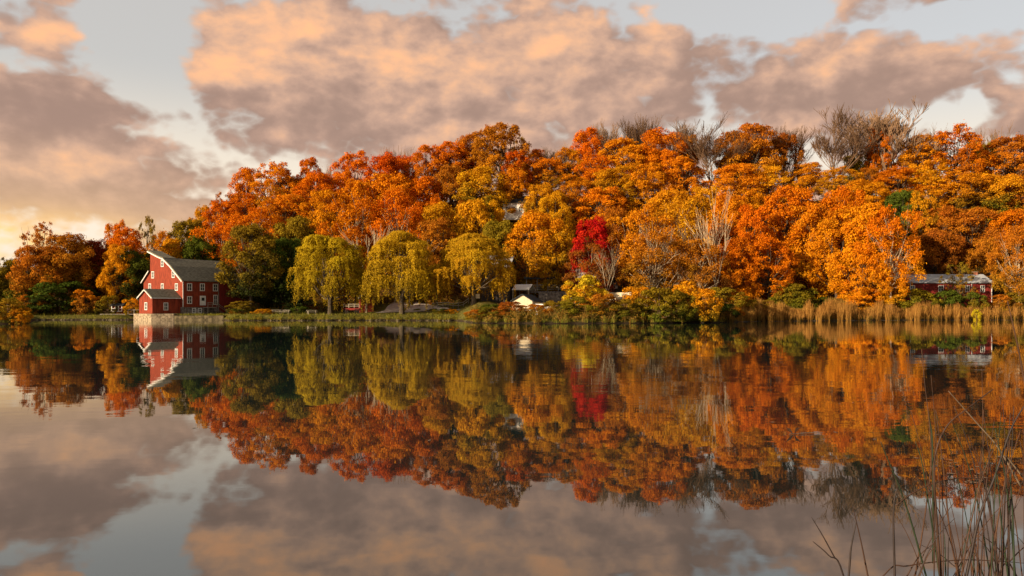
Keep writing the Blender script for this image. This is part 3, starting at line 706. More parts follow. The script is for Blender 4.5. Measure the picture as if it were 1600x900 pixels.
('shrub', 866, 469, 52, 113.45, 'olive', 'rust', 'olive-brown bush right of the cream shed'),
('shrub', 912, 430, 70, 134.0, 'yellow', 'orange', 'bright yellow bush right of the fenced pavilion'),
('shrub', 898, 463, 59, 112.7, 'wgreen', 'green', 'olive bush at the water below the bright yellow bush'),
('shrub', 940, 459, 59, 112.7, 'rust', 'green', 'brown bush at the water under the white wall'),
('shrub', 975, 467, 55, 112.7, 'wgreen', 'green', 'green bush at the water right of the brown one'),
('shrub', 1000, 448, 62, 128.0, 'orange', 'olive', 'orange-brown bush right of the white wall'),
('shrub', 1030, 449, 69, 112.45, 'wgreen', 'green', 'spreading yellow-green bush at centre shore'),
('shrub', 1062, 455, 59, 113.45, 'wgreen', 'green', 'dark green bush right of the spreading yellow-green one'),
('shrub', 1098, 451, 59, 113.7, 'orange', 'green', 'orange-leafed bush left of the pale trunk foot'),
('shrub', 1075, 440, 60, 131.0, 'gold', 'rust', 'golden bush behind the centre shore bushes'),
('shrub', 1130, 449, 62, 122.0, 'olive', 'rust', 'brown-olive bush around the pale trunk foot'),
('shrub', 1160, 462, 50, 127.0, 'wgreen', 'rust', 'yellow-green bush right of the pale trunk foot'),
('shrub', 1190, 468, 44, 131.0, 'olive', 'rust', 'olive bush where the reed belt begins'),
('shrub', 1120, 473, 59, 118.0, 'green', 'dark', 'dark green bush leaning into the water where the shore turns'),
('shrub', 1226, 440, 40, 142.6, 'wgreen', 'green', 'small yellowish top left of the green willow bush'),
('shrub', 1244, 444, 70, 142.6, 'wgreen', 'green', 'spreading green willow bush in front of the dark hollow'),
('shrub', 1300, 464, 50, 142.6, 'green', 'dark', 'low dark green bush right of the green willow bush'),
('shrub', 1345, 450, 66, 142.6, 'orange', 'gold', 'orange bush behind the reeds under the widest orange maple'),
('shrub', 1390, 452, 60, 142.6, 'gold', 'green', 'yellow-green bush left of the long house'),
('shrub', 1428, 451, 66, 142.6, 'wgreen', 'green', 'willowy green bush in front of the left end of the long house'),
('shrub', 1478, 453, 46, 142.6, 'green', 'green', 'green bush under the middle of the long house'),
('shrub', 1520, 456, 46, 142.6, 'green', 'olive', 'green bush with orange leaves under the right part of the long house'),
('shrub', 1560, 460, 52, 142.6, 'rust', 'olive', 'brown bush right of the long house'),
('shrub', 1596, 457, 50, 142.6, 'olive', 'green', 'green-brown bush at the right edge of the picture'),
('shrub', 1526, 483, 13, 136.0, 'yellow', 'yellow', 'tiny round yellow bush at the edge of the reeds'),
]
for a in T: tree(*a)

# ------------------------------------------------------------------ buildings
def hit(px, o, d):                       # distance along a wall line from o in direction d seen at pixel x
    u = (px - 800) / F; return (u * o[1] - o[0]) / (d[0] - u * d[1])
def window(parent, face, s, zc, w_=.85, h_=1.35, lit=None):
    w_ *= .80; h_ *= .86
    """face: 'x' = wall in the plane x=const (s is y), 'y' = wall in the plane y=const (s is x); outward is -x or -y"""
    fx, off = face
    def put(mb, s0, z0, s1, z1, d0, d1):
        if fx == 'x': mb.box((off - d1, s0, z0), (off - d0, s1, z1))
        else: mb.box((s0, off - d1, z0), (s1, off - d0, z1))
    fr = MB(); t = .12
    put(fr, s - w_ / 2 - t, zc - h_ / 2 - t, s - w_ / 2, zc + h_ / 2 + t, -.02, .07); put(fr, s + w_ / 2, zc - h_ / 2 - t, s + w_ / 2 + t, zc + h_ / 2 + t, -.02, .07)
    put(fr, s - w_ / 2, zc + h_ / 2, s + w_ / 2, zc + h_ / 2 + t, -.02, .07); put(fr, s - w_ / 2, zc - h_ / 2 - t, s + w_ / 2, zc - h_ / 2, -.02, .07)
    put(fr, s - .03, zc - h_ / 2, s + .03, zc + h_ / 2, -.02, .05); put(fr, s - w_ / 2, zc - .03, s - .03, zc + .03, -.02, .05); put(fr, s + .03, zc - .03, s + w_ / 2, zc + .03, -.02, .05)
    f = fr.build('window', M['white'], parent)
    g = MB(); put(g, s - w_ / 2, zc - h_ / 2, s + w_ / 2, zc + h_ / 2, -.01, .015); g.build('pane', M['glass'], f)
    return f
# ---- the red mill: local x runs along its long side, local y along its gable
ang = math.atan2(.833, .553); Lx = Vector((.553, .833)); Gy = Vector((-.833, .553)); C0 = Vector((-60.0, 140.0))
mill = empty('red_mill', (C0.x, C0.y, 0), 'tall red wooden mill with grey shingle roofs and a stepped gable on the left shore', 'mill', rz=ang)
LEN, WID = 12.2, 12.6
ZB = 2.3
b = MB(); b.prism([(0, ZB), (WID, ZB), (WID, 7.2), (10.4, 9.2), (5.8, 11.3), (3.3, 9.75), (0, 7.2)], 0, LEN)
b.build('wall', M['red'], mill)
b = MB(); b.prism([(5.8, 11.0), (10.4, 8.9), (10.4, 12.75), (7.4, 11.75), (5.8, 11.25)], -.004, 2.3); b.build('raised_gable', M['red'], mill)
r = MB(); ov = .35
r.slab((-.25, 7.02), (3.3, 9.78), -ov, LEN + .3, .16); r.slab((3.3, 9.78), (5.85, 11.34), -ov + .0, LEN + .3, .16)
r.slab((5.75, 11.34), (10.4, 9.25), 2.32, LEN + .3, .16); r.slab((10.4, 9.2), (12.9, 6.98), -ov, LEN + .3, .16)
r.build('roof', M['shingle'], mill)
r = MB()                                   # the curved roof of the raised front
prof = [(5.7, 11.36), (7.3, 11.78), (9.0, 12.36), (10.75, 12.95)]
for p0, p1 in zip(prof[:-1], prof[1:]): r.slab(p0, p1, -ov - .01, 2.35, .17)
r.build('raised_roof', M['shingle'], mill)
t = MB()
pl = [(-.25, 7.0), (3.3, 9.76), (5.75, 11.32), (7.3, 11.74), (9.0, 12.32), (10.8, 12.93)]
for p0, p1 in zip(pl[:-1], pl[1:]):
    dy, dz = p1[0] - p0[0], p1[1] - p0[1]; L = math.hypot(dy, dz); nn = (dz / L, -dy / L)
    t.prism([p0, p1, (p1[0] + nn[0] * .2, p1[1] + nn[1] * .2), (p0[0] + nn[0] * .2, p0[1] + nn[1] * .2)], -ov - .06, -ov + .02)
t.prism([(10.42, 9.22), (12.95, 6.98), (12.95, 6.78), (10.42, 9.0)], -ov - .06, -ov + .02)
t.build('rake_trim', M['white'], mill)
t = MB(); t.box((-.05, -.06, ZB), (.09, .0, 7.05)); t.build('corner_trim', M['white'], mill)
t = MB(); t.box((7.35, -.10, 1.2), (7.47, -.003, 7.0)); t.build('downpipe', M['wood_grey'], mill)
def gwin(px, py, w_=.8, h_=1.25):
    s = hit(px, C0, Gy); Y = C0.y + Gy.y * s; window(mill, ('x', 0.0), s, top_z(py, Y), w_, h_)
for a in ((254, 411.5), (239, 429.5), (271, 428.5), (276, 448.5), (254, 448.5), (234.3, 448.5)): gwin(*a)
def swin(px, py, w_=.95, h_=1.35):
    s = hit(px, C0, Lx); Y = C0.y + Lx.y * s; return window(mill, ('y', 0.0), s, top_z(py, Y), w_, h_)
for a in ((296, 448.6), (316, 448.8), (336.3, 449.3), (355, 449.8), (296, 468.8), (336.5, 468.5, .8, 1.9)): swin(*a)
s = hit(316.7, C0, Lx); Y = C0.y + Lx.y * s
d = MB(); d.box((s - .6, -.09, top_z(477, Y)), (s + .6, .0, top_z(463, Y) + .1)); door = d.build('door', M['white'], mill)
g = MB(); g.box((s - .3, -.12, top_z(470, Y)), (s + .3, -.092, top_z(465, Y))); g.build('door_pane', M['glass'], door)
b = MB(); b.box((.05, .06, .2), (LEN - .05, WID - .05, ZB - .003)); b.build('stone_basement', M['stone_grey'], mill)
b = MB()                                   # dark boarded lower part at the far end
b.box((7.6, -.18, .75), (LEN + .9, .055, 6.9)); b.build('boarded_end', M['red_dark'], mill)
for sx_ in (2.3, 3.5):
    window(mill, ('y', .06), sx_, 1.65, .7, .8)
# porch with stairs
b = MB(); b.box((4.1, -1.5, 2.15), (6.0, -.02, 2.32))
for xx in (4.15, 5.9):
    for yy in (-1.45, -.2): b.box((xx, yy, .8), (xx + .12, yy + .12, 2.15))
b.build('porch', M['wood_grey'], mill)
b = MB()
for k in range(7): b.box((6.02 + k * .32, -1.4, 2.12 - (k + 1) * .19), (6.36 + k * .32, -.4, 2.18 - (k + 1) * .19))
b.build('stairs', M['wood_grey'], mill)
b = MB()
for xx in (4.1, 5.05, 6.0): b.box((xx, -1.52, 2.32), (xx + .08, -1.44, 3.2))
b.box((4.18, -1.51, 3.05), (5.05, -1.45, 3.15)); b.box((5.13, -1.51, 3.05), (6.0, -1.45, 3.15)); b.box((4.18, -1.51, 2.7), (5.05, -1.45, 2.78)); b.box((5.13, -1.51, 2.7), (6.0, -1.45, 2.78))
b.tube([(6.05, -1.46, 3.1), (8.2, -1.46, 1.75)], .06, 4); b.tube([(6.05, -1.46, 2.75), (8.2, -1.46, 1.4)], .05, 4); b.box((8.15, -1.5, .75), (8.25, -1.42, 1.8))
b.build('railing', M['wood_grey'], mill)
# annex, a part of the mill
A0x, A0y, A1y = -5.45, .75, 4.85; zb, ze, zr = 1.15, 4.1, 5.45; ym = (A0y + A1y) / 2
b = MB(); b.prism([(A0y, zb), (A1y, zb), (A1y, ze), (ym, zr), (A0y, ze)], A0x, -.003); an = b.build('annex', M['red'], mill)
r = MB(); r.slab((A0y - .25, ze - .15), (ym, zr + .02), A0x - .3, .0 - .01, .14); r.slab((ym, zr + .02), (A1y + .25, ze - .15), A0x - .3, -.01, .14); r.build('annex_roof', M['shingle'], an)
t = MB(); t.box((A0x - .3, A0y - .30, ze - .26), (-.02, A0y - .22, ze - .10))
for y0, y1 in ((A0y - .27, ym), (A1y + .27, ym)):
    t.prism([(y0, ze - .17), (y1, zr + .0), (y1, zr - .17), (y0, ze - .34)], A0x - .36, A0x - .302)
t.build('annex_trim', M['white'], an)
O = C0 + Lx * A0x
s = hit(228.3, O, Gy); window(an, ('x', A0x), s, top_z(478.5, (O + Gy * s).y), .75, 1.3)
O2 = C0 + Gy * A0y; s = hit(259, O2, Lx); window(an, ('y', A0y), s, top_z(478.8, (O2 + Lx * s).y), .8, 1.35)
# stone quay under the annex and along the mill
q_ = MB(); q_.box((A0x - .35, A0y - .3, -1.2), (-.3, A1y + 1.2, 1.13))
_c = C0 + Lx * (A0x - .34) + Gy * (A0y - .29); _e = Vector((at(271.5, 136.45), 136.45)); _b = C0 + Gy * (A0y - .29)
_l = lambda v: ((v - C0).dot(Lx), (v - C0).dot(Gy)); _t = [_l(_c), _l(_e), _l(_b)]
q_.poly([(x, y - .003, z) for z in (-1.2, 1.127) for x, y in _t], [(0, 1, 4, 3), (1, 2, 5, 4), (2, 0, 3, 5), (3, 4, 5), (2, 1, 0)])
qo = q_.build('stone_quay', M['stone'], None); qo.location = (C0.x, C0.y, 0); qo.rotation_euler = (0, 0, ang)
tag(qo, 'pale stone block quay rising from the water under the mill annex', 'quay')
def wallrun(name, pts, z0, z1, th, mat, label, cat):
    mb = MB()
    for (a, c) in zip(pts[:-1], pts[1:]):
        a = Vector(a); c = Vector(c); n = (c - a).normalized(); n = Vector((-n.y, n.x)) * th
        mb.poly([(a.x, a.y, z0), (c.x, c.y, z0), (c.x + n.x, c.y + n.y, z0), (a.x + n.x, a.y + n.y, z0), (a.x, a.y, z1), (c.x, c.y, z1), (c.x + n.x, c.y + n.y, z1), (a.x + n.x, a.y + n.y, z1)],
                [(0, 1, 5, 4), (1, 2, 6, 5), (2, 3, 7, 6), (3, 0, 4, 7), (4, 5, 6, 7)])
    o = mb.build(name, M[mat]); return tag(o, label, cat)
wallrun('retaining_wall', [(at(272, 136.5), 136.5), (at(312, 136.5), 136.5), (at(349, 136.7), 136.7)], -.8, .80, 3.6, 'stone_dark', 'low dark stone retaining wall along the water right of the quay', 'wall')
# white framed hut on a footbridge left of the mill
hx, hy = at(184.5, 142), 142
hut = empty('pump_hut', (hx, hy, 0), 'tiny open white-framed hut with a dark roof left of the mill quay', 'hut')
b = MB()
for i in range(4):
    b.box((-1.0 + i * .62, -.5, 1.6), (-.88 + i * .62, -.38, 2.6))
b.box((-1.0, -.52, 1.45), (1.0, -.36, 1.6)); b.box((-1.0, -.52, 2.0), (1.0, -.42, 2.08)); b.build('frame', M['white'], hut)
b = MB(); b.box((-.98, -.3, .2), (.98, .8, 2.6)); b.build('wall', M['red_dark'], hut)
b = MB(); b.prism([(-.8, 2.55), (1.0, 2.55), (.1, 3.0)], -1.2, 1.2); b.build('roof', M['roof_dark'], hut)
fb = empty('footbridge', (at(194, 140.5), 140.5, 0), 'low grey footbridge on posts between the hut and the mill quay', 'bridge')
b = MB(); b.box((-4.2, -.5, .95), (3.2, .5, 1.05)); b.build('deck', M['wood_grey'], fb)
for xx in (-4.1, -2.0, .2, 2.6):
    b = MB(); b.box((xx, -.45, -1.2), (xx + .18, -.27, .95)); b.build('post', M['wood_grey'], fb)
b = MB(); b.box((.9, -.5, 1.75), (3.2, -.42, 1.85))
for xx in (.9, 2.0, 3.1): b.box((xx, -.5, 1.05), (xx + .08, -.42, 1.75))
b.build('railing', M['wood_grey'], fb)
# ---- sheds and pavilion in the middle
def gabled(name, px0, px1, Y, dep, zbase, ytop_e, ytop_r, wallm, roofm, label, cat, rz=0.0, front_gable=True, wallname='wall'):
    x0, x1 = at(px0, Y), at(px1, Y); cx = (x0 + x1) / 2; w2 = (x1 - x0) / 2; ze = top_z(ytop_e, Y); zr = top_z(ytop_r, Y)
    g = empty(name, (cx, Y, zbase), label, cat, rz=rz); ze -= zbase; zr -= zbase
    wl = MB(); rf = MB()
    if front_gable:
        prof = [(-w2, -.5), (w2, -.5), (w2, ze), (0, zr), (-w2, ze)]
        n = 5; wl.poly([(x, 0, z) for x, z in prof] + [(x, dep, z) for x, z in prof], [tuple(range(n)), tuple(range(n, 2 * n))[::-1]] + [(i, (i + 1) % n, n + (i + 1) % n, n + i) for i in range(n)])
        for sg in (-1, 1):
            a = (sg * (w2 + .3), ze - .25 * (zr - ze) / w2 + .05); c = (0, zr + .05); p = [a, c, (c[0], c[1] + .15), (a[0], a[1] + .15)]
            rf.poly([(x, -.3, z) for x, z in p] + [(x, dep + .3, z) for x, z in p], [(0, 1, 2, 3), (7, 6, 5, 4), (0, 1, 5, 4), (1, 2, 6, 5), (2, 3, 7, 6), (3, 0, 4, 7)])
    else:
        wl.prism([(0, -.5), (dep, -.5), (dep, ze), (dep / 2, zr), (0, ze)], -w2, w2)
        rf.slab((-.35, ze - .2), (dep / 2, zr + .03), -w2 - .35, w2 + .35, .13); rf.slab((dep / 2, zr + .03), (dep + .35, ze - .2), -w2 - .35, w2 + .35, .13)
    wl.build(wallname, M[wallm], g); rf.build('roof', M[roofm], g)
    return g, w2, ze, zr
g, w2, ze, zr = gabled('cream_shed', 800, 832, 128, 7, gzf(at(816, 128), 128), 470.5, 461, 'cream', 'roof_dark', 'small cream gabled shed with a dark roof behind the red bushes', 'shed', rz=R(-14))
b = MB(); b.box((w2 + .02, .5, -.3), (w2 + 3.4, 4.5, 1.7)); b.build('side_wall', M['white'], g)
# open shelter with a pale roof
Y = 146; zb_ = gzf(at(812, Y), Y)
g = empty('open_shelter', (at(814, Y), Y, zb_), 'open shelter with a pale sloping roof behind the cream shed', 'shelter', rz=R(-16))
zt = top_z(444.5, Y) - zb_; ze_ = top_z(453.5, Y) - zb_
b = MB(); b.slab((0, ze_), (2.6, zt), -1.8, 1.6, .12); b.slab((2.6, zt), (5.2, ze_), -1.8, 1.6, .12); b.build('roof', M['white'], g)
for xx in (-1.7, 1.4):
    for yy in (.1, 5.0):
        b = MB(); b.box((xx, yy, -.4), (xx + .14, yy + .14, ze_)); b.build('post', M['wood_pale'], g)
# tall dark barn behind the right willow
Y = 150; zb_ = gzf(at(775, Y), Y)
g, w2, ze, zr = gabled('dark_barn', 752, 797, Y, 8, zb_, 411, 398, 'wood_dark', 'metal_roof', 'tall dark narrow building with a grey roof behind the right willow', 'building', rz=R(-8), front_gable=False)
window(g, ('y', 0.0), w2 - 1.0, top_z(420, Y) - zb_, .6, 1.2)
# pavilion on the stone terrace
Y = 150; zf = top_z(455, Y); x0, x1 = at(822, Y), at(890, Y)
g = empty('pavilion', ((x0 + x1) / 2, Y, zf), 'long dark open pavilion with a grey roof and pale rails above the stone wall', 'pavilion')
w2 = (x1 - x0) / 2; zt = top_z(436, Y) - zf; zr_ = top_z(432.5, Y) - zf
b = MB(); b.prism([(-.5, zt), (6, zt), (6, zt + .2), (2.7, zr_ + .2), (-.5, zt + .2)], -w2 - .4, w2 + .4); b.build('roof', M['roof_dark'], g)
b = MB(); b.box((-w2, 5.2, 0), (w2, 5.5, zt)); b.build('back_wall', M['wood_dark'], g)
b = MB(); b.box((-w2 - .3, -.4, -.3), (w2 + .3, 6.2, -.003)); b.build('floor', M['stone_grey'], g)
for i in range(5):
    xx = -w2 + i * (2 * w2 - .16) / 4
    b = MB(); b.box((xx, 0, 0), (xx + .16, .16, zt)); b.build('post', M['wood_grey'], g)
b = MB()
for zz in (.35, .75, 1.15): b.box((-w2, -.1, zz), (w2, -.02, zz + .1))
b.build('railing', M['wood_pale'], g)
zt2 = zf - .3
kw = MB(); kw.prism([(0, -1), (5, -1), (5, zt2), (.5, zt2)], at(842, 147.5), at(893, 147.5))
o = kw.build('stone_terrace', M['stone_grey']); o.location = (0, 147.5, 0); tag(o, 'rough grey stone wall of an old kiln under the pavilion', 'wall')
# grey roofed house and pale wall in the centre, mostly hidden by trees
Y = 146; zb_ = gzf(at(940, Y), Y)
g, w2, ze, zr = gabled('grey_roofed_house', 905, 975, Y, 7, zb_, 433, 420, 'wood_dark', 'metal_roof', 'low house with a long grey roof half hidden below the crimson maple', 'house', front_gable=False)
for s_ in (-2.2, .4, 2.6): window(g, ('y', 0.0), s_, ze - 1.6, .7, 1.0)
Y = 137
o = wallrun('pale_stone_wall', [(at(944, Y), Y), (at(986, Y), Y - 1)], 0, top_z(457, Y), .5, 'cream', 'pale plastered wall glimpsed behind the brown shore bush', 'wall')
# hillside house
Y = 183; zb_ = gzf(at(805, Y), Y); 
g, w2, ze, zr = gabled('hillside_house', 786, 822, Y, 8, max(zb_, top_z(340, Y)), 316, 304, 'white', 'roof_dark', 'pale house glimpsed between the trees high on the hill', 'house', front_gable=False)
for s_ in (-1.8, -.2, 1.4): window(g, ('y', 0.0), s_, ze - 1.6, .8, 1.2)
# long red house at the right
Y = 148; zb_ = gzf(at(1480, Y), Y)
g, w2, ze, zr = gabled('long_red_house', 1408, 1551, Y, 6.5, zb_, 441, 428.5, 'red_dark', 'metal_roof', 'long low red house with a pale metal roof and two brick chimneys at the right', 'house', front_gable=False, rz=R(1.5))
for px_, w_ in ((1425, .9), (1470, 1.0), (1512, .8), (1536, .8)):
    window(g, ('y', 0.0), at(px_, Y) - at(1479.5, Y), ze - 1.25, w_, 1.25)
for px_ in (1438.5, 1541):
    xx = at(px_, Y) - at(1479.5, Y); b = MB(); b.box((xx - .35, 2.9, zr - .4), (xx + .35, 3.6, zr + .55)); c_ = b.build('chimney', M['brick'], g)
    b = MB(); b.box((xx - .42, 2.83, zr + .55), (xx + .42, 3.67, zr + .66)); b.build('chimney_cap', M['stone'], c_)
b = MB()
for xx in (-w2, -w2 + 1.6, -.5 + w2 * .6, w2 - .12): b.box((xx, -.08, -.3), (xx + .12, -.003, ze - .1))
b.build('corner_trim', M['white'], g)
b = MB(); b.box((-4.0, -1.6, 0), (.5, -.1, zb_ * 0 + .55)); b.build('step', M['stone_grey'], g)
# gravel yard and bits on the lawn behind the willows
ys = np.linspace(142, 164, 14); vs = []; fs = []
for i, y_ in enumerate(ys):
    f_ = i / 13; p0 = 585 + 35 * f_; p1 = 725 - 60 * f_ ** .7
    for k in range(13):
        xx = at(p0 + (p1 - p0) * k / 12, y_); vs.append((xx, y_, gzf(xx, y_) + .05))
for i in range(13):
    for k in range(12): fs.append((i * 13 + k, i * 13 + k + 1, (i + 1) * 13 + k + 1, (i + 1) * 13 + k))
b = MB(); b.poly(vs, fs); tag(b.build('gravel_path', M['gravel']), 'pale gravel yard on the slope behind the willows', kind='structure')
# red wagon under the first willow
Y = 141; x_ = at(550, Y); z_ = gzf(x_, Y)
g = empty('farm_wagon', (x_, Y, z_), 'old dark red farm wagon with pale rails under the first willow', 'wagon')
b = MB(); b.box((-1.5, -.7, .65), (1.5, .7, 1.05)); b.build('bed', M['red_dark'], g)
b = MB()
for xx in (-1.45, -.5, .5, 1.4): b.box((xx, -.7, 1.05), (xx + .08, -.62, 1.8))
b.box((-1.45, -.74, 1.7), (1.48, -.70, 1.8)); b.box((-1.45, -.74, 1.35), (1.48, -.70, 1.43)); b.build('side_rail', M['wood_pale'], g)
for xx in (-1.0, 1.0):
    for yy in (-.8, .8):
        b = MB(); pts = [(xx + .45 * math.cos(a), yy, .45 + .45 * math.sin(a)) for a in np.linspace(0, 2 * math.pi, 17)]
        b.tube(pts, .05, 4, False)
        for k in range(4):
            a = k * math.pi / 4; b.tube([(xx - .43 * math.cos(a), yy, .45 - .43 * math.sin(a)), (xx + .43 * math.cos(a), yy, .45 + .43 * math.sin(a))], .025, 4)
        b.build('wheel', M['wood_dark'], g)
Y = 150; zb_ = gzf(at(574, Y), Y)
g, w2, ze, zr = gabled('small_red_shed', 563, 584, Y, 4, zb_, 466, 458, 'red', 'shingle', 'small red shed behind the stems of the first two willows', 'shed', rz=R(20))
# benches and a notice box on the lawn
def bench(px, Y, label, rz=0):
    x_ = at(px, Y); g = empty('picnic_table', (x_, Y, gzf(x_, Y)), label, 'picnic table', 'pale picnic tables on the shore lawn', rz)
    b = MB(); b.box((-.9, -.4, .70), (.9, .4, .76)); b.build('table_top', M['wood_pale'], g)
    for sg in (-1, 1):
        b = MB(); b.box((-.9, sg * .75 - .14, .42), (.9, sg * .75 + .14, .47)); b.build('seat', M['wood_pale'], g)
        b = MB(); b.tube([(sg * .65, -.75, 0), (sg * .65, -.25, .7)], .05, 4); b.tube([(sg * .65, .75, 0), (sg * .65, .25, .7)], .05, 4); b.tube([(sg * .65, -.75, .4), (sg * .65, .75, .4)], .04, 4); b.build('leg', M['wood_pale'], g)
bench(432, 140.5, 'pale picnic table, left of the two near the first willow', .2)
bench(447, 141, 'pale picnic table, right of the two near the first willow', -.1)
bench(487, 140, 'pale picnic table half under the left side of the first willow', .4)
Y = 141; x_ = at(744, Y); z_ = gzf(x_, Y)
g = empty('notice_board', (x_, Y, z_), 'small orange-brown notice board beside the right willow stem', 'notice board')
b = MB(); b.box((-.7, -.04, .5), (.7, .04, 1.3)); b.build('board', M['cream'], g)
for sg in (-.6, .6): b = MB(); b.box((sg - .05, .042, -.2), (sg + .05, .12, 1.35)); b.build('post', M['wood_dark'], g)
# rail fence at the back of the yard
g = empty('rail_fence', (at(700, 150), 150, gzf(at(700, 150), 150)), 'low wooden rail fence between the middle and right willows', 'fence')
zz0 = g.location.z
b = MB(); P_ = [(at(676 + 8 * i, 150 - i * .4) - g.location.x, -i * .4) for i in range(8)]
P_ = [(x, y, gzf(x + g.location.x, y + 150) - zz0) for x, y in P_]
for hh in (.55, 1.0): b.tube([(x, y, z + hh) for x, y, z in P_], .06, 4)
b.build('rail', M['wood_pale'], g)
for x, y, z in P_: b = MB(); b.box((x - .07, y + .07, z - .2), (x + .07, y + .2, z + 1.2)); b.build('post', M['wood_grey'], g)

# ------------------------------------------------------------------ reeds, grass and undergrowth
def blades(name, pts, hts, wid, cols_hi, cols_lo, label, lean=.12, cat=None, seg=2, seed=5, tuft=False):
    rng = np.random.default_rng(seed); n = len(pts); pts = np.array(pts)
    a = rng.uniform(0, 6.283, n); side = np.stack([np.cos(a), np.sin(a), 0 * a], 1); ln = rng.normal(size=(n, 3)) * lean; ln[:, 2] = 0
    h = np.array(hts)[:, None]; w_ = wid * rng.uniform(.6, 1.4, (n, 1)); Q = []
    up = np.array([0, 0, 1.0])
    def P_(t): return pts + up * h * t * (1 - .15 * t * np.linalg.norm(ln, axis=1, keepdims=True) / lean * .2) + ln * h * t ** 2
    for k in range(seg):
        t0, t1 = k / seg, (k + 1) / seg; w0 = w_ * (1 - .6 * t0); w1 = w_ * (1 - .6 * t1)
        Q.append(np.stack([P_(t0) - side * w0, P_(t0) + side * w0, P_(t1) + side * w1, P_(t1) - side * w1], 1))
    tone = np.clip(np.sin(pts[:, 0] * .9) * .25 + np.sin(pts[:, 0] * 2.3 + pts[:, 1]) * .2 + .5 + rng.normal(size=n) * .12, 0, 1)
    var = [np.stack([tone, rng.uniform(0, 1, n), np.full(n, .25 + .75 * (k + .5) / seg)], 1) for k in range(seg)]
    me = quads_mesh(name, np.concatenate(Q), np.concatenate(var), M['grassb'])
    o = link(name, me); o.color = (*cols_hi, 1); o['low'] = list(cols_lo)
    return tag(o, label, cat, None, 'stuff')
rng = np.random.default_rng(77)
def shoreY(px): return CAMZ * F / float(interp(px, SHY)) + float(shwob(px))
kx = np.cumsum(np.random.default_rng(5).uniform(4, 22, 80)) + 1120; kh = np.random.default_rng(6).uniform(.38, 1.12, 80)
pts = []; hts = []
for i in range(30000):
    px = rng.uniform(1135, 1680); d = rng.uniform(-.8, 5) ; y = shoreY(px) + d; x = at(px, y); z = max(gzf(x, y), 0) - .1
    cl = .5 + .5 * math.sin(px * .043) * math.sin(px * .017 + 1)
    if rng.random() > .35 + .65 * cl: continue
    pts.append((x, y, z)); hts.append((rng.uniform(1.0, 3.0) if d < 2.5 else rng.uniform(2.0, 3.2)) * float(np.interp(px, kx, kh)) * (.85 if px > 1480 else 1))
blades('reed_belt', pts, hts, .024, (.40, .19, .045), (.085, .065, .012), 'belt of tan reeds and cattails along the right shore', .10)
pts = []; hts = []
for i in range(20000):
    px = rng.uniform(-40, 1180); sy = shoreY(px)
    if 208 < px < 272: continue
    if px < 352 and rng.random() < .5: continue
    if 205 < px + 8 < 220: continue
    d = abs(rng.normal()) * 2.2; y = (sy if px < 272 or px > 350 else 136.7) + .1 + d; x = at(px, y); z = (gzf(x, y) if px < 272 or px > 350 else .8) - .05
    if not (272 < px < 350) and rng.random() > .55 + .45 * math.sin(px * .13) * math.sin(px * .05): continue
    pts.append((x, y, z)); hts.append(rng.uniform(.2, .55) * (1.2 if px > 735 else 1.0))
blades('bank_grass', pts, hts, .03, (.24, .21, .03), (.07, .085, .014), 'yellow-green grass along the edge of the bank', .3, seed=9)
pts = []; hts = []
for i in range(9000):
    px = rng.uniform(735, 1190); d = rng.uniform(0, 16) ** 1.0; y = shoreY(px) + d; x = at(px, y); z = gzf(x, y) - .1
    if 796 < px < 840 and d > 3: continue
    pts.append((x, y, z)); hts.append(rng.uniform(.4, 1.0) + (rng.uniform(.3, 1.4) if math.sin(px * .09) * math.sin(px * .037) > .2 else 0))
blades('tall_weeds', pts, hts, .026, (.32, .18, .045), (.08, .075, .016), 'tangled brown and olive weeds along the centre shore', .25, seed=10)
# leafy undergrowth as scattered leaves on the shore and at the foot of the hill
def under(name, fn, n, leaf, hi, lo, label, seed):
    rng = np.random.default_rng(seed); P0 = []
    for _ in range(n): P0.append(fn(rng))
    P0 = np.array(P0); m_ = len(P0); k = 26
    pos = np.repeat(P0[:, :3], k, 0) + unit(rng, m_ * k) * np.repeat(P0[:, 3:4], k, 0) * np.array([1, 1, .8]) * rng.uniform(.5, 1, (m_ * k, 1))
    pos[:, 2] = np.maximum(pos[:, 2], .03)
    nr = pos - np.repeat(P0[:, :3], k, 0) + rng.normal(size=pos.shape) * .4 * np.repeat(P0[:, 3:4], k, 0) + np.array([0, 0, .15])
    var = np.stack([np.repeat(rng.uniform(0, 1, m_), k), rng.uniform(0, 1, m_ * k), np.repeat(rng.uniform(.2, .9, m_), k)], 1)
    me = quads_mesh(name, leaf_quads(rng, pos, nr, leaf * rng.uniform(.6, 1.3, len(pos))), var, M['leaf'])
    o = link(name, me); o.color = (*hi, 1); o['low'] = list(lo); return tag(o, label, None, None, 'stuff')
def f1(r_):
    px = r_.uniform(738, 1185); d = r_.uniform(.3, 14); y = shoreY(px) + d
    if 794 < px < 845: y = shoreY(px) + r_.uniform(.3, 4)
    x = at(px, y); R_ = r_.uniform(.3, .8); return (x, y, gzf(x, y) + R_ * r_.uniform(.3, 1.6), R_)
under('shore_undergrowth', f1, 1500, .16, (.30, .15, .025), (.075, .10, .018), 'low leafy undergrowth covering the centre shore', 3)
def f2(r_):
    px = r_.uniform(300, 1680); y = r_.uniform(150, 178) if px > 850 else r_.uniform(160, 182); x = at(px, y); R_ = r_.uniform(.5, 1.4); return (x, y, gzf(x, y) + R_ * .7, R_)
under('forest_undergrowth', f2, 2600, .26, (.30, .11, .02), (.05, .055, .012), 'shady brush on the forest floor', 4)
def f3(r_):
    px = r_.uniform(1140, 1680); y = shoreY(px) + r_.uniform(6, 12); x = at(px, y); R_ = r_.uniform(.4, .9); return (x, y, gzf(x, y) + R_ * r_.uniform(.3, 1.7), R_)
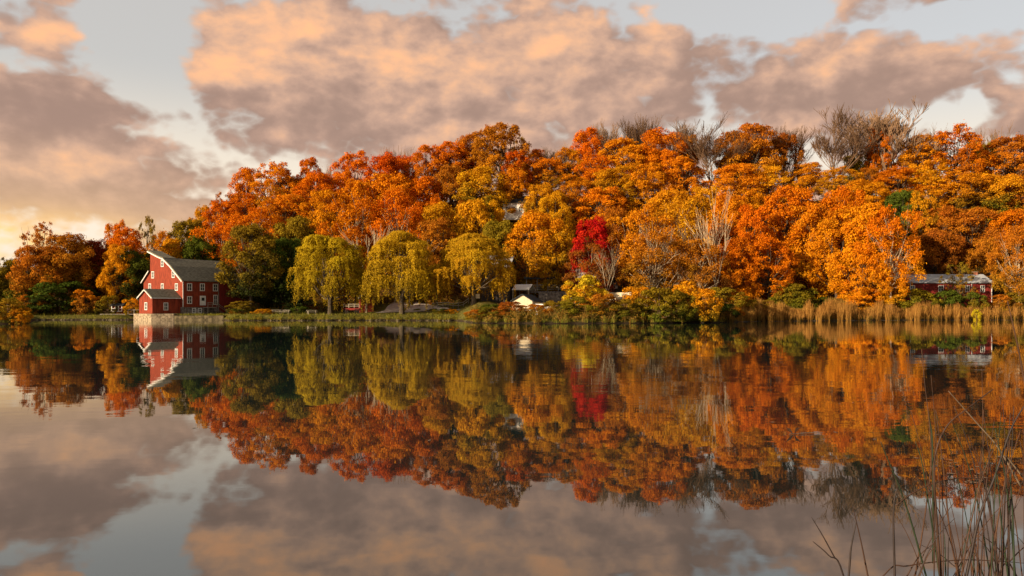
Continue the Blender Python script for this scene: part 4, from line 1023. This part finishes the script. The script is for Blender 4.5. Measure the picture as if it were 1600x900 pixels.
under('brush_behind_reeds', f3, 900, .17, (.26, .17, .025), (.06, .085, .015), 'green and brown brush behind the reed belt', 6)
def f4(r_):
    px = r_.uniform(-60, 206); y = r_.uniform(141.5, 149) if r_.random() < .75 or px > 40 else r_.uniform(106.5, 110); x = at(px, y); R_ = r_.uniform(.3, .9); return (x, y, gzf(x, y) + R_ * r_.uniform(.3, 1.3), R_)
def f5(r_):
    px = r_.uniform(352, 740) if r_.uniform() < .6 else r_.uniform(1150, 1660); y = shoreY(px) + abs(r_.gauss(0, 1.0) if hasattr(r_, 'gauss') else r_.normal(0, 1.0)); x = at(px, y); R_ = r_.uniform(.12, .34) * (1.7 if px > 1100 else 1) * (1.3 if math.sin(px * .08) > .1 else .7); return (x, y, gzf(x, y) + R_ * .4, R_)
under('waterside_plants', f5, 900, .11, (.30, .20, .03), (.08, .10, .016), 'low mixed plants along the lawn edge', 12)
def f6(r_):
    u_ = r_.uniform(-1.65, -.70); y = r_.uniform(144, 185); top_ = 11 + 4 * math.sin(u_ * 31) + 3 * math.sin(u_ * 73); R_ = r_.uniform(1.0, 2.4); x = u_ * y; return (x, y, gzf(x, y) + r_.uniform(.1, 1) ** .7 * top_, R_)
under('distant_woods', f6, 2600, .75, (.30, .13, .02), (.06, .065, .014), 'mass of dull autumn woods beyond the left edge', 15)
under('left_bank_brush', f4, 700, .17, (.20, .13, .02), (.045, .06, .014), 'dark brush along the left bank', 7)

# ------------------------------------------------------------------ foreground reeds in the water at the lower right
RM = dict(brown=simple('brown reed', (.042, .019, .010), .6, .35, 9, stretch=(1, 1, .5)), green=simple('green reed', (.016, .026, .010), .55, .35, 6, stretch=(1, 1, .4)),
          ochre=simple('ochre reed', (.060, .025, .010), .6, .35, 9, stretch=(1, 1, .5)), dark=simple('dark reed', (.028, .018, .015), .6, .3, 9), pale=simple('pale dead reed', (.15, .105, .065), .7, .25, 9))  # stem colours darkened: shade over the near reeds is put into the colour
def reed(pix, Y, r, mat, label, group=None, tilt=0.0, taper=.35):
    """pix: photo points root to tip; tilt: metres the tip leans away from the camera"""
    P0 = [Vector((at(px, Y + tilt * i / (len(pix) - 1)), Y + tilt * i / (len(pix) - 1), top_z(py, Y + tilt * i / (len(pix) - 1)))) for i, (px, py) in enumerate(pix)]
    if P0[0].z > 0 and pix[0][1] > 880:     # carry the stem on down to the water
        d = P0[0] - P0[1]; d = d / max(-d.z, 1e-3); P0.insert(0, P0[0] + d * (P0[0].z + .25) * Vector((.5, .5, 1)).z if abs(d.x) < .6 else P0[0] + Vector((.3 * d.x, 0, -1)) * (P0[0].z + .25))
    pts = []
    for i in range(len(P0) - 1):
        a = P0[max(i - 1, 0)]; b_ = P0[i]; c = P0[i + 1]; d = P0[min(i + 2, len(P0) - 1)]
        for k in range(6):
            t = k / 6; pts.append(.5 * ((2 * b_) + (c - a) * t + (2 * a - 5 * b_ + 4 * c - d) * t * t + (3 * b_ - a - 3 * c + d) * t ** 3))
    pts.append(P0[-1]); n = len(pts)
    o0 = pts[0].copy(); pts = [p - o0 for p in pts]
    mb = MB(); mb.tube(pts, [1.35 * r * (1 - (1 - taper) * (i / (n - 1)) ** 1.5) for i in range(n)], 6)
    o = mb.build('reed', RM[mat], None, True); o.location = o0
    return tag(o, label, 'reed', group)
G1 = 'reed stems rising from the near water'
reed([(1470, 900), (1462, 790), (1460, 720), (1478, 668), (1515, 636), (1552, 608)], 5.2, .0065, 'brown', 'thick brown reed arching over to the right in a long bow', G1)
reed([(1510, 900), (1530, 810), (1556, 740), (1580, 670), (1602, 632)], 5.0, .0075, 'dark', 'thick dark reed leaning right to the edge of the picture', G1)
reed([(1595, 760), (1560, 700), (1530, 665), (1482, 611)], 5.6, .0050, 'pale', 'pale dead reed slanting across the arching brown reed', G1)
reed([(1640, 800), (1600, 748), (1572, 712)], 5.2, .0060, 'pale', 'short pale broken reed at the right edge', G1)
reed([(1430, 900), (1446, 800), (1455, 720), (1452, 660), (1445, 600), (1440, 545)], 5.6, .0042, 'ochre', 'tall thin ochre reed reaching up to the far shore left of the bow', G1)
reed([(1620, 700), (1605, 620), (1590, 540), (1574, 470)], 5.0, .0055, 'ochre', 'tall orange-brown reed reaching highest at the right edge', G1)
reed([(1398, 900), (1396, 800), (1402, 762)], 5.0, .0062, 'dark', 'short dark upright reed alone left of the clump', G1)
reed([(1326, 900), (1330, 855), (1338, 816)], 5.0, .0058, 'dark', 'short dark reed, middle one of the small group at lower left', G1)
reed([(1356, 900), (1345, 845), (1332, 790)], 5.2, .0046, 'brown', 'short brown reed bending left in the small lower left group', G1)
reed([(1318, 900), (1295, 868), (1270, 846)], 5.0, .0048, 'dark', 'lowest slanting dark reed tip at the far lower left of the clump', G1)
reed([(1305, 873), (1286, 838), (1268, 808)], 5.4, .0038, 'dark', 'loose dark stalk slanting above the lowest one', G1)
reed([(1378, 902), (1420, 884), (1500, 875), (1560, 877), (1600, 880)], 5.4, .0038, 'brown', 'long brown reed bowed flat just above the bottom edge', G1)
reed([(1447, 900), (1425, 820), (1405, 760), (1388, 720), (1376, 690)], 5.4, .0050, 'green', 'green reed leaning left in the clump', G1)
reed([(1458, 880), (1457, 700), (1453, 660), (1447, 620)], 5.8, .0052, 'green', 'straight green reed with a tall tip left of the bow', G1)
reed([(1468, 900), (1450, 780), (1440, 720), (1430, 690)], 5.4, .0045, 'green', 'green reed just left of the bow stem', G1)
reed([(1585, 900), (1582, 800), (1578, 740)], 5.2, .0060, 'green', 'thick upright green reed near the right edge', G1)
reed([(1575, 900), (1566, 830), (1560, 760), (1556, 730)], 5.6, .0052, 'green', 'upright green reed second from the right edge', G1)
reed([(1497, 900), (1484, 830), (1475, 740), (1470, 700), (1462, 640)], 5.5, .0050, 'ochre', 'ochre reed crossing inside the bow', G1)
reed([(1400, 790), (1430, 768), (1470, 752), (1530, 748), (1600, 775), (1640, 790)], 5.3, .0036, 'brown', 'thin brown stalk bent flat across the clump', G1)
rr = random.Random(4)
for i in range(62):
    px = rr.gauss(1530, 54); px = min(max(px, 1410), 1625); tp = rr.uniform(620, 860) if rr.random() < .7 else rr.uniform(560, 700); ln = rr.gauss(0, 42)
    m_ = rr.choice(['brown', 'brown', 'ochre', 'ochre', 'green', 'dark']); Yr = rr.uniform(4.8, 6.8)
    pix = [(px, 900), (px + ln * .25, 900 - (900 - tp) * .35), (px + ln * .6, 900 - (900 - tp) * .7), (px + ln * 1.1, tp)]
    reed(pix, Yr, rr.uniform(.0024, .0048), m_, ('fine %s reed stem in the crowd at the lower right' % {'brown': 'brown', 'ochre': 'tawny', 'green': 'green', 'dark': 'blackish'}[m_]), G1)
# drifting leaf twig and floating bits
fl = MB(); rng2 = random.Random(8)
for i in range(70):
    Yf = rng2.choice([rng2.uniform(10.4, 12.5), rng2.uniform(8, 30)]); px = rng2.gauss(1520, 38) if Yf < 12.5 else rng2.uniform(300, 1580)
    x, y = at(px, Yf), Yf; L = rng2.uniform(.02, .07); a = rng2.uniform(0, 3); fl.poly([(x + L * math.cos(a), y + L * math.sin(a), .012), (x - L * .5 * math.sin(a), y + L * .5 * math.cos(a), .006), (x - L * math.cos(a), y - L * math.sin(a), .010), (x + L * .5 * math.sin(a), y - L * .5 * math.cos(a), .006)], [(0, 1, 2, 3)])
tag(fl.build('floating_leaves', RM['pale']), 'scattered pale leaves floating on the pond', kind='stuff')
Yt = 14.4; tx = at(1240, Yt)
tw = empty('floating_twig', (tx, Yt, 0), 'small twig with two upright yellow leaves floating on the orange reflection', 'twig')
b = MB(); b.tube([(-.08, 0, .01), (.2, .05, .02), (.6, .1, .025)], [.008, .008, .003], 4); b.build('stem', RM['pale'], tw)
b = MB(); b.poly([(0, 0, .0), (-.05, .01, .10), (-.14, .02, .14), (-.08, 0, .05)], [(0, 1, 2, 3)]); b.poly([(.01, 0, 0), (.05, .01, .05), (.13, .02, .13), (.04, .01, .12)], [(0, 1, 2, 3)]); b.build('leaf', RM['ochre'], tw)
# pale film line of duckweed along the right shore
vs = []; 
for i in range(60):
    px = 1150 + i * 9; y = shoreY(px); vs += [(at(px, y - 1.4 - .5 * math.sin(i)), y - 1.4 - .5 * math.sin(i), .006), (at(px, y - .3), y - .3, .006)]
b = MB(); b.poly(vs, [(2 * i, 2 * i + 2, 2 * i + 3, 2 * i + 1) for i in range(59)])
tag(b.build('pond_scum', M['wood_grey']), 'thin pale film on the water along the right shore', kind='stuff')

sm = MB(); rs = random.Random(31)
for i in range(420):
    px = rs.choice([rs.uniform(50, 206), rs.uniform(352, 740), rs.uniform(352, 740)]); y = shoreY(px) + rs.uniform(-.5, .5); x = at(px, y); r_ = rs.uniform(.08, .30); n0 = len(sm.v)
    pts_ = []
    for (ux, uy, uz) in ((1, 0, 0), (.3, .9, .1), (-.8, .5, 0), (-.8, -.6, .1), (.3, -.9, 0), (.1, .1, .8), (0, 0, -.6)):
        k = r_ * rs.uniform(.7, 1.2); pts_.append((x + ux * k * 1.3, y + uy * k, .03 + uz * k))
    sm.poly(pts_, [(0, 1, 5), (1, 2, 5), (2, 3, 5), (3, 4, 5), (4, 0, 5), (1, 0, 6), (2, 1, 6), (3, 2, 6), (4, 3, 6), (0, 4, 6)])
tag(sm.build('shore_stones', M['stone_dark']), 'small grey stones scattered along the waterline', kind='stuff')
